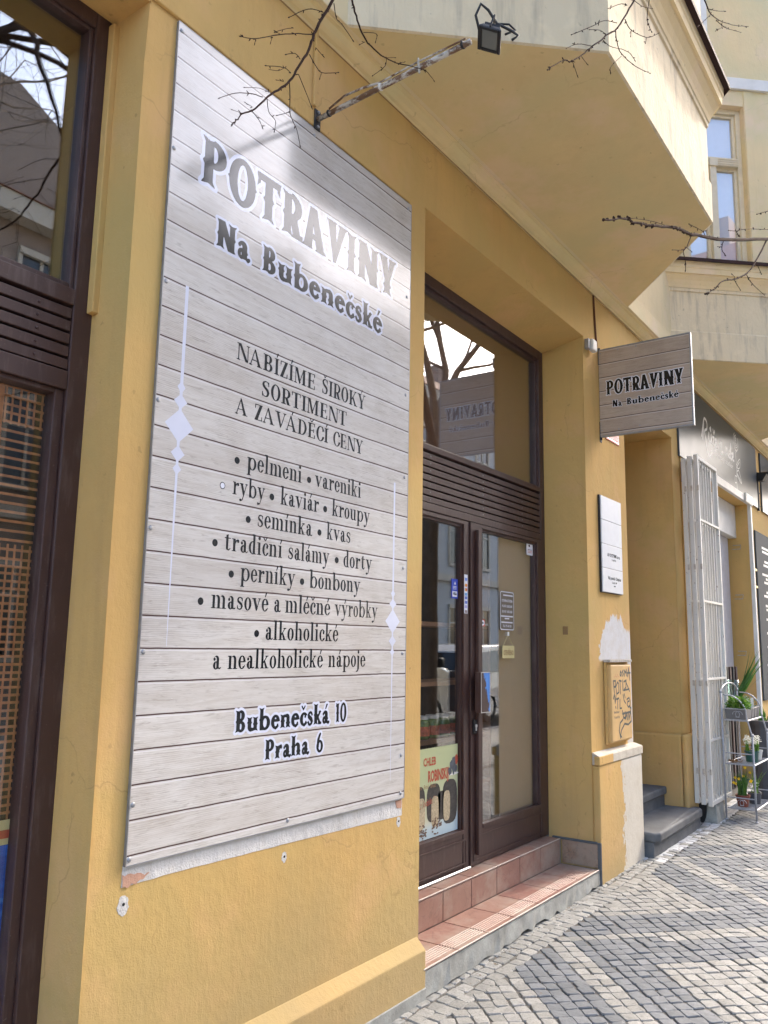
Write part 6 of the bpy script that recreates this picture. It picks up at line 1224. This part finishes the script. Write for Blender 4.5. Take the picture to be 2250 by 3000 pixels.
st_ = {i: NEAR[i][0][0] for i in range(len(NEAR))}
def limbsA(t, f, rnd):
    tops = [k for k in NEAR if k[1] > .0035 or k[0][0] in ()]
    L = []
    hub = Vector((2.5, -2.5, 5.7)); L.append(([f - Vector((0, 0, .4)), f + Vector((.3, .7, .55)), hub], .06, .03))
    for k in tops:
        p = Vector(k[0][0]); dd = (p - Vector(k[0][1])).normalized(); L.append(([hub, hub * .45 + p * .55 + Vector((0, 0, .35)), p + dd * .25 + Vector((0, 0, .05)), p], .022, k[1]))
    twigset(t, NEAR, rnd, L)
def limbsB(t, f, rnd):
    p = Vector(FAR[0][0][0]); q = Vector(FAR[14][0][0]); L = [([f - Vector((0, 0, .6)), Vector((9.4, -3.2, 5.6)), Vector((7.6, -2.2, 4.9)), p], .07, FAR[0][1])]
    L.append(([Vector((7.6, -2.2, 4.9)), q + Vector((.8, -.3, .35)), q], .02, FAR[14][1])); twigset(t, FAR, rnd, L)
tree(1.7, -4.2, 'bare tree whose fine twigs hang in front of the tall wall sign', 4, 4.6, limbsA)
tree(11.0, -4.0, 'bare tree whose twig reaches in front of the far oriel, trunk mirrored in the door', 9, 5.2, limbsB, lean=(.1, .05))
tree(18.8, -4.0, 'bare tree farthest along the kerb, mirrored in the door panes', 14, 4.8)
# houses across the road
M['glass_far'] = paint('far_window_glass', (.03, .035, .04), .08, .6, .1, 3, 0); M['sand'] = plaster('sand_plaster', (.60, .53, .43), .2, .2); M['grey'] = plaster('grey_plaster', (.52, .51, .49), .2, .2); M['rosy'] = plaster('rosy_plaster', (.34, .26, .21), .2, .2); M['roof'] = paint('roof_tiles', (.22, .09, .055), .8, .2, .2, 8); M['asph'] = paint('granite_sett_road', (.27, .265, .25), .9, .2, .2, 30, .3); M['kerb'] = paint('granite_kerb', (.28, .27, .26), .8, .3, .15, 25, .2)
w_me = {}
def far_house(x0, x1, h, wall, label, gable=None, seed=0):
    y = -15.0; t = thing('house_opposite', ((x0 + x1) / 2, y, 0), label, 'building', 'houses across the road'); b = MB().box(x0, x1, y - 9, y, -.3, h).build('wall', wall, t)
    c = MB()
    for z, d, s in ((4.3, .18, .28), (8.1, .12, .16), (h - .5, .45, .5)): c.box(x0, x1, y + .001, y + d, z, z + s)
    c.build('cornice', M['sand'], t)
    r = MB(); r.prism([(x0, y + .5, h + .001), (x0, y - 4.5, h + 3.4), (x0, y - 9.4, h + .001)], (x1 - x0 - .01, 0, 0)); rf = r.build('roof', M['roof'], t)
    for k in range(3): xx = x0 + (x1 - x0) * (.2 + .3 * k); MB().box(xx, xx + .7, y - 5.4, y - 4.6, h + 2.4, h + 4.5).build('chimney', M['rosy'], rf)
    if gable:
        g0, g1, gh = gable; MB().prism([(g0, y + .3, h), (g1, y + .3, h), (g1, y + .3, h + gh), ((g0 + g1) / 2 + .8, y + .3, h + gh + .9), ((g0 + g1) / 2 - .8, y + .3, h + gh + .9), (g0, y + .3, h + gh)], (0, -1.5, 0)).build('gable', M['rosy'], t)
    n = int((x1 - x0) / 2.2); key = 'w'
    if key not in w_me:
        m1 = MB(); m1.box(-.62, .62, .0, .10, -1.12, -1.0); m1.box(-.62, -.52, 0, .07, -1, 1); m1.box(.52, .62, 0, .07, -1, 1); m1.box(-.62, .62, 0, .12, 1, 1.16); m1.box(-.04, .04, .0, .04, -1, 1); m1.box(-.52, .52, 0, .04, .35, .43); w_me['w'] = m1.mesh('far_window'); w_me['w'].materials.append(M['sand'])
        m2 = MB(); m2.quad((-.52, .012, -1), (.52, .012, -1), (.52, .012, 1), (-.52, .012, 1)); w_me['p'] = m2.mesh('far_pane'); w_me['p'].materials.append(M['glass_far'])
    for fz in (2.2, 6.1, 9.6, 12.4):
        if fz + 1.3 > h - .6: continue
        for k in range(n):
            xx = x0 + (x1 - x0) * (k + .5) / n
            o = bpy.data.objects.new('window', w_me['w']); COL.objects.link(o); o.parent = t; o.location = (xx - t.location.x, .001, fz); p = bpy.data.objects.new('pane', w_me['p']); COL.objects.link(p); p.parent = o
far_house(-8, 11.6, 11.8, M['rosy'], 'rosy house with stepped gable across the road, mirrored in the left window', (6.0, 11.0, 1.9)); far_house(11.6, 27, 13.6, M['grey'], 'grey house across the road mirrored in the wall sign'); far_house(27, 46, 12.2, M['grey'], 'grey house farther down the road mirrored in the door'); far_house(46, 70, 13.0, M['sand'], 'sand coloured house farthest down the road')
# parked vehicles
M['carw'] = paint('white_car_paint', (.72, .73, .74), .2, .6, .02, 3, 0, 0, .6); M['carg'] = paint('silver_car_paint', (.45, .46, .47), .25, .6, .02, 3, 0, .5, .6); M['tyre'] = paint('tyre', (.02, .02, .02), .8); M['carglass'] = paint('car_glass', (.015, .018, .02), .04, .7, .02, 3, 0)
def vehicle(x0, ynear, prof, win, Wd, body, label, cat, wheels, tum=.16, zg=.05):
    t = thing(cat.replace(' ', '_'), (x0 + 2, ynear - Wd / 2, gz(x0)), label, cat); z0 = gz(x0 + 2); cx = ynear - Wd / 2
    def sec(pts, sgn, ofs=0): return [(x0 + a, cx + sgn * (Wd / 2 + ofs - tum * max(0, b - .95)), z0 + b) for a, b in pts]
    A, B = sec(prof, 1), sec(prof, -1); n = len(prof); mb = MB(); mb.add(A + B, [tuple(range(n)), tuple(range(n, 2 * n))[::-1]] + [(i, (i + 1) % n, n + (i + 1) % n, n + i) for i in range(n)]); mb.build('body', body, t, bevel=.06, seg=3)
    for wpts in win['side']:
        for s in (1, -1): MB().add(sec(wpts, s, .006), [tuple(range(len(wpts)))]).build('side_window', M['carglass'], t, recalc=False)
    for nm, (a, b) in win['end'].items():
        d = Vector((b[0] - a[0], b[1] - a[1])).normalized(); nx, nz = -d.y, d.x
        if nm == 'windscreen': nx, nz = (abs(nx), abs(nz))
        else: nx, nz = (-abs(nx), abs(nz))
        e = .012; w0 = Wd / 2 - .1 - tum * max(0, a[1] - .95); w1 = Wd / 2 - .12 - tum * max(0, b[1] - .95)
        MB().add([(x0 + a[0] + nx * e, cx - w0, z0 + a[1] + nz * e), (x0 + a[0] + nx * e, cx + w0, z0 + a[1] + nz * e), (x0 + b[0] + nx * e, cx + w1, z0 + b[1] + nz * e), (x0 + b[0] + nx * e, cx - w1, z0 + b[1] + nz * e)], [(0, 1, 2, 3)]).build(nm, M['carglass'], t, recalc=False)
    for wx in wheels:
        for s in (1, -1):
            yy = cx + s * (Wd / 2 - .1); o = MB().lathe((x0 + wx, yy, z0 + .31), [(.2, -.1), (.3, -.1), (.315, -.06), (.315, .06), (.3, .1), (.2, .1)], 20, 'Y').build('wheel', M['tyre'], t); MB().lathe((x0 + wx, yy, z0 + .31), [(.19, -.105), (.19, .105)], 16, 'Y').build('rim', M['alu'], o)
    fx = max(a for a, b in prof)
    for s in (1, -1): MB().box(x0 + fx - .1, x0 + fx - .015, cx + s * (Wd / 2 - .42) - .16, cx + s * (Wd / 2 - .42) + .16, z0 + .62, z0 + .76).build('headlight', M['glass_far'], t, bevel=.02); MB().box(x0 + win['mir'] - .06, x0 + win['mir'] + .06, cx + s * (Wd / 2 + .02), cx + s * (Wd / 2 + .2), z0 + win['mz'], z0 + win['mz'] + .17).build('wing_mirror', M['black'], t, bevel=.03)
vehicle(14.1, -5.0, [(.05, .3), (.0, .55), (.05, .95), (.3, 1.38), (.6, 1.5), (1.6, 1.53), (2.3, 1.46), (3.15, 1.0), (3.9, .88), (4.15, .7), (4.2, .35), (3.9, .25), (.3, .25)], {'side': [[(.45, .98), (.55, 1.36), (1.45, 1.42), (1.45, .98)], [(1.53, .98), (1.53, 1.42), (2.2, 1.38), (2.85, .98)]], 'end': {'windscreen': ((3.1, 1.02), (2.36, 1.43)), 'rear_window': ((.08, 1.0), (.28, 1.34))}, 'mir': 2.75, 'mz': .98}, 1.75, M['carw'], 'white hatchback parked at the kerb, mirrored in the right door pane', 'car', (.75, 3.35))
vehicle(8.6, -4.9, [(.05, .35), (.0, .7), (.05, 1.85), (.25, 1.98), (3.3, 2.0), (3.6, 1.93), (4.35, 1.18), (4.85, 1.02), (5.0, .8), (5.0, .4), (4.7, .28), (.3, .28)], {'side': [[(2.9, 1.15), (2.9, 1.8), (3.5, 1.8), (4.15, 1.15)]], 'end': {'windscreen': ((4.3, 1.22), (3.68, 1.86)), 'rear_window': ((.02, 1.1), (.05, 1.7))}, 'mir': 4.05, 'mz': 1.15}, 1.9, M['carg'], 'silver delivery van parked at the kerb, mirrored in the left door pane', 'van', (.95, 4.05), .05)
# ------------------------------------------------------------------ ground
def sheet(name, x0, x1, y0, y1, dz, mat, kind='structure', n=1):
    m_ = MB(); m_.quad((x0, y0, gz(x0) + dz), (x1, y0, gz(x1) + dz), (x1, y1, gz(x1) + dz), (x0, y1, gz(x0) + dz)); o = m_.build(name, mat, None, recalc=False); o['kind'] = kind; return o
sheet('ground', -150, 250, -150, 3, -.16, M['soil'])
sheet('road', -60, 120, -11.2, -4.62, -.11, M['asph'])
M['bed'] = paint('joint_sand', (.16, .15, .132), .95, .1, .35, 60, .5)
def cobblemat():
    m, n, l, b = newmat('small_stone_paving'); v = pos(n, l); vo = n.new('ShaderNodeTexVoronoi'); vo.inputs['Scale'].default_value = 14.5; vo.inputs['Randomness'].default_value = .45; l.new(v, vo.inputs['Vector'])
    ve = n.new('ShaderNodeTexVoronoi'); ve.feature = 'DISTANCE_TO_EDGE'; ve.inputs['Scale'].default_value = 14.5; ve.inputs['Randomness'].default_value = .45; l.new(v, ve.inputs['Vector'])
    sp = n.new('ShaderNodeSeparateColor'); l.new(vo.outputs['Color'], sp.inputs[0]); c = ramp(n, l, sp.outputs[0], [(0, (.28, .27, .245)), (1, (.42, .40, .36))]); e = ramp(n, l, ve.outputs['Distance'], [(0, 0), (.09, 1)])
    l.new(mixc(n, l, e, (.04, .037, .033), c), b.inputs['Base Color']); b.inputs['Roughness'].default_value = .8; bump(n, l, b, e, .6, .01); return m
M['cob'] = cobblemat()
pave = sheet('pavement', 2.2, 12.5, -2.4, 1.0, -.0072, M['bed'])
for nm, a in (('pavement_left', (-60, 2.2, -4.5, 1.0)), ('pavement_right', (12.5, 120, -4.5, 1.0)), ('pavement_kerbside', (2.2, 12.5, -4.5, -2.4)), ('pavement_opposite', (-60, 120, -15, -11.35))): sheet(nm, *a, -.006, M['cob'])
for nm, y in (('kerb', -4.62), ('kerb_opposite', -11.35)):
    k = MB(); k.hexa([(-60, y, gz(-60) - .2), (120, y, gz(120) - .2), (120, y + .14, gz(120) - .2), (-60, y + .14, gz(-60) - .2)], [(-60, y, gz(-60) + .003), (120, y, gz(120) + .003), (120, y + .14, gz(120) + .003), (-60, y + .14, gz(-60) + .003)]); k.build(nm, M['kerb'], None)['kind'] = 'structure'
# ------------------------------------------------------------------ mosaic cobbles
def stonemat(name, c0, c1, spk):
    m, n, l, b = newmat(name); g = n.new('ShaderNodeNewGeometry'); oi = n.new('ShaderNodeObjectInfo'); v = pos(n, l)
    r = math_(n, l, 'FRACT', math_(n, l, 'ADD', math_(n, l, 'MULTIPLY', g.outputs['Random Per Island'], 7.3), math_(n, l, 'MULTIPLY', oi.outputs['Random'], 5.1)))
    c = mixc(n, l, r, c0, c1); f = noise(n, l, v, 95, 5, .7); f2 = noise(n, l, v, 28, 4, .65)
    c = mixc(n, l, math_(n, l, 'MULTIPLY', ramp(n, l, f, [(.5, 0), (.66, 1)]), spk), c, sc(c0, .38)); c = mixc(n, l, math_(n, l, 'MULTIPLY', ramp(n, l, f2, [(.48, 0), (.7, 1)]), .45), c, sc(c0, .66))
    l.new(c, b.inputs['Base Color']); b.inputs['Roughness'].default_value = .62; b.inputs['Specular IOR Level'].default_value = .4; bump(n, l, b, math_(n, l, 'ADD', f2, math_(n, l, 'MULTIPLY', f, .5)), .5, .006); return m
M['st_l'] = stonemat('light_mosaic_stone', (.25, .245, .22), (.35, .34, .31), .5); M['st_d'] = stonemat('dark_mosaic_stone', (.135, .145, .152), (.195, .205, .213), .25); M['st_w'] = stonemat('palest_mosaic_stone', (.44, .44, .45), (.56, .56, .55), .3)
rs = random.Random(21); SV = []
for k in range(10):
    h = .0354; vs_ = []; cor = [(-h, -h), (h, -h), (h, h), (-h, h)]; cor = [(a + rs.uniform(-.0045, .0045), b + rs.uniform(-.0045, .0045)) for a, b in cor]; ringp = []
    for i in range(4):
        p, q, r_ = Vector(cor[i - 1]), Vector(cor[i]), Vector(cor[(i + 1) % 4]); ringp += [q + (p - q) * .12, q + (r_ - q) * .12]
    tilt = (rs.uniform(-.03, .03), rs.uniform(-.03, .03)); V_ = []
    for z, s_ in ((-.03, 1.0), (-.0045, 1.0), (0, .90)):
        for q in ringp: V_.append((q.x * s_, q.y * s_, z + (tilt[0] * q.x + tilt[1] * q.y if z > -.02 else 0) + (rs.uniform(-.0012, .0012) if z == 0 else 0)))
    V_.append((0, 0, .0012)); F_ = []
    for j in range(2):
        for i in range(8): F_.append((j * 8 + i, j * 8 + (i + 1) % 8, (j + 1) * 8 + (i + 1) % 8, (j + 1) * 8 + i))
    F_ += [(16 + i, 16 + (i + 1) % 8, 24) for i in range(8)]; SV.append((V_, F_))
SM = {}
for key in ('st_l', 'st_d', 'st_w'):
    for k, (v_, f_) in enumerate(SV): me = bpy.data.meshes.new('cobble'); me.from_pydata(v_, [], f_); me.update(); me.materials.append(M[key]); SM[key, k] = me
YBD, PER, AP = -.215, 2.175, 4.535
def tone(x, y):
    if y > YBD: return 'st_w' if x > 6.5 and rs.random() < .75 else 'st_l'  # palest stones mixed into the wall border farther right
    ph = (x - AP) % PER; s = (x + (y - YBD) / 1.05) if ph < PER / 2 else (x - (y - YBD) / 1.05); d = (s - AP + PER / 2) % PER - PER / 2
    return 'st_l' if abs(d) < .085 or abs(d) > .5 else 'st_d'
stones = []; p_ = .0728
for i in range(-150, 260):
    for j in range(-150, 260):
        x = 2.4 + (i + j) * p_ / math.sqrt(2); y = YBD - .03 + (j - i) * p_ / math.sqrt(2)
        if y > YBD - .012 or y < -2.3 or x > 12.3 or x < 2.3: continue
        sh = .005 * math.sin(i * 1.7) ; x += sh * .7 + rs.uniform(-.004, .004); y += sh * .7 * -1 * 0 + rs.uniform(-.004, .004); stones.append((x, y, R(45) + rs.choice((0, 90, 180, 270)) * math.pi / 180 + rs.uniform(-.07, .07), tone(x, y), rs.uniform(.95, 1.02), rs.uniform(.95, 1.02)))
for r_, y0 in enumerate((-.181, -.112, -.045)):
    x = 2.3
    while x < 12.2:
        w = rs.uniform(.85, 1.25); stones.append((x + w * .034, y0 + rs.uniform(-.007, .007) + .012 * math.sin(x * 3 + r_), rs.choice((0, math.pi)) + rs.uniform(-.14, .14), tone(x, -.1), w, rs.uniform(.92, 1.0))); x += w * .0685 + .004
rt_, up_c, fw_c, cl = rt, up, fw, Vector((0, -2.2319, 1.6))
def seen(q):
    d = q - cl; z = d.dot(fw_c)
    return z > 0 and abs(d.dot(rt_) / z) < 1125 / 2410 * 1.0 and abs(d.dot(up_c) / z) < 1500 / 2410 * 1.0 and not (q.y > -.05)
info = [((Vector((s[0], s[1], gz(s[0]))) - cl).length, k) for k, s in enumerate(stones) if seen(Vector((s[0], s[1], gz(s[0]))))]
info.sort(); near = {k for _, k in info[:300]}
bv, bf, bm_ = [], [], []
for k, (x, y, a, key, sx_, sy_) in enumerate(stones):
    vi = rs.randrange(10); dz = rs.uniform(-.002, .002)
    if k in near:
        o = bpy.data.objects.new('cobble', SM[key, vi]); COL.objects.link(o); o.parent = pave; o.location = (x, y, gz(x) + dz); o.rotation_euler = (0, 0, a); o.scale = (sx_, sy_, 1)
    else:
        ca_, sa_ = math.cos(a), math.sin(a); n0 = len(bv); v_, f_ = SV[vi]; bv += [(x + p[0] * sx_ * ca_ - p[1] * sy_ * sa_, y + p[0] * sx_ * sa_ + p[1] * sy_ * ca_, gz(x) + dz + p[2]) for p in v_]; bf += [tuple(q + n0 for q in f) for f in f_]; bm_ += [('st_l', 'st_d', 'st_w').index(key)] * len(f_)
me = bpy.data.meshes.new('cobbles'); me.from_pydata(bv, [], bf); me.update()
for key in ('st_l', 'st_d', 'st_w'): me.materials.append(M[key])
me.polygons.foreach_set('material_index', bm_); o = bpy.data.objects.new('cobbles', me); COL.objects.link(o); o.parent = pave; o['kind'] = 'stuff'

# grit and dry leaf crumbs swept against the foot of the wall
lt = MB(); rl = random.Random(33)
for k in range(260):
    x = rl.uniform(2.9, 8.6); y0 = -.16 if 6.58 < x < 7.96 else -.062; y = y0 - abs(rl.gauss(0, .035)) if rl.random() < .8 else rl.uniform(-1.6, -.2); s = rl.uniform(.0025, .009); a = rl.uniform(0, 6.28); z = gz(x) + .0035
    c_, s_ = math.cos(a) * s, math.sin(a) * s; w = rl.uniform(.3, .8); lt.add([(x + c_, y + s_, z), (x - s_ * w, y + c_ * w, z + rl.uniform(0, .004)), (x - c_, y - s_, z + .001), (x + s_ * w, y - c_ * w, z + rl.uniform(0, .003))], [(0, 1, 2, 3)])
lt = lt.build('litter', leafmat('dry_crumbs', (.06, .04, .025), (.30, .21, .12)), None, recalc=False); tag(lt, 'dry leaf crumbs and grit swept against the foot of the wall', 'litter', None, 'stuff')
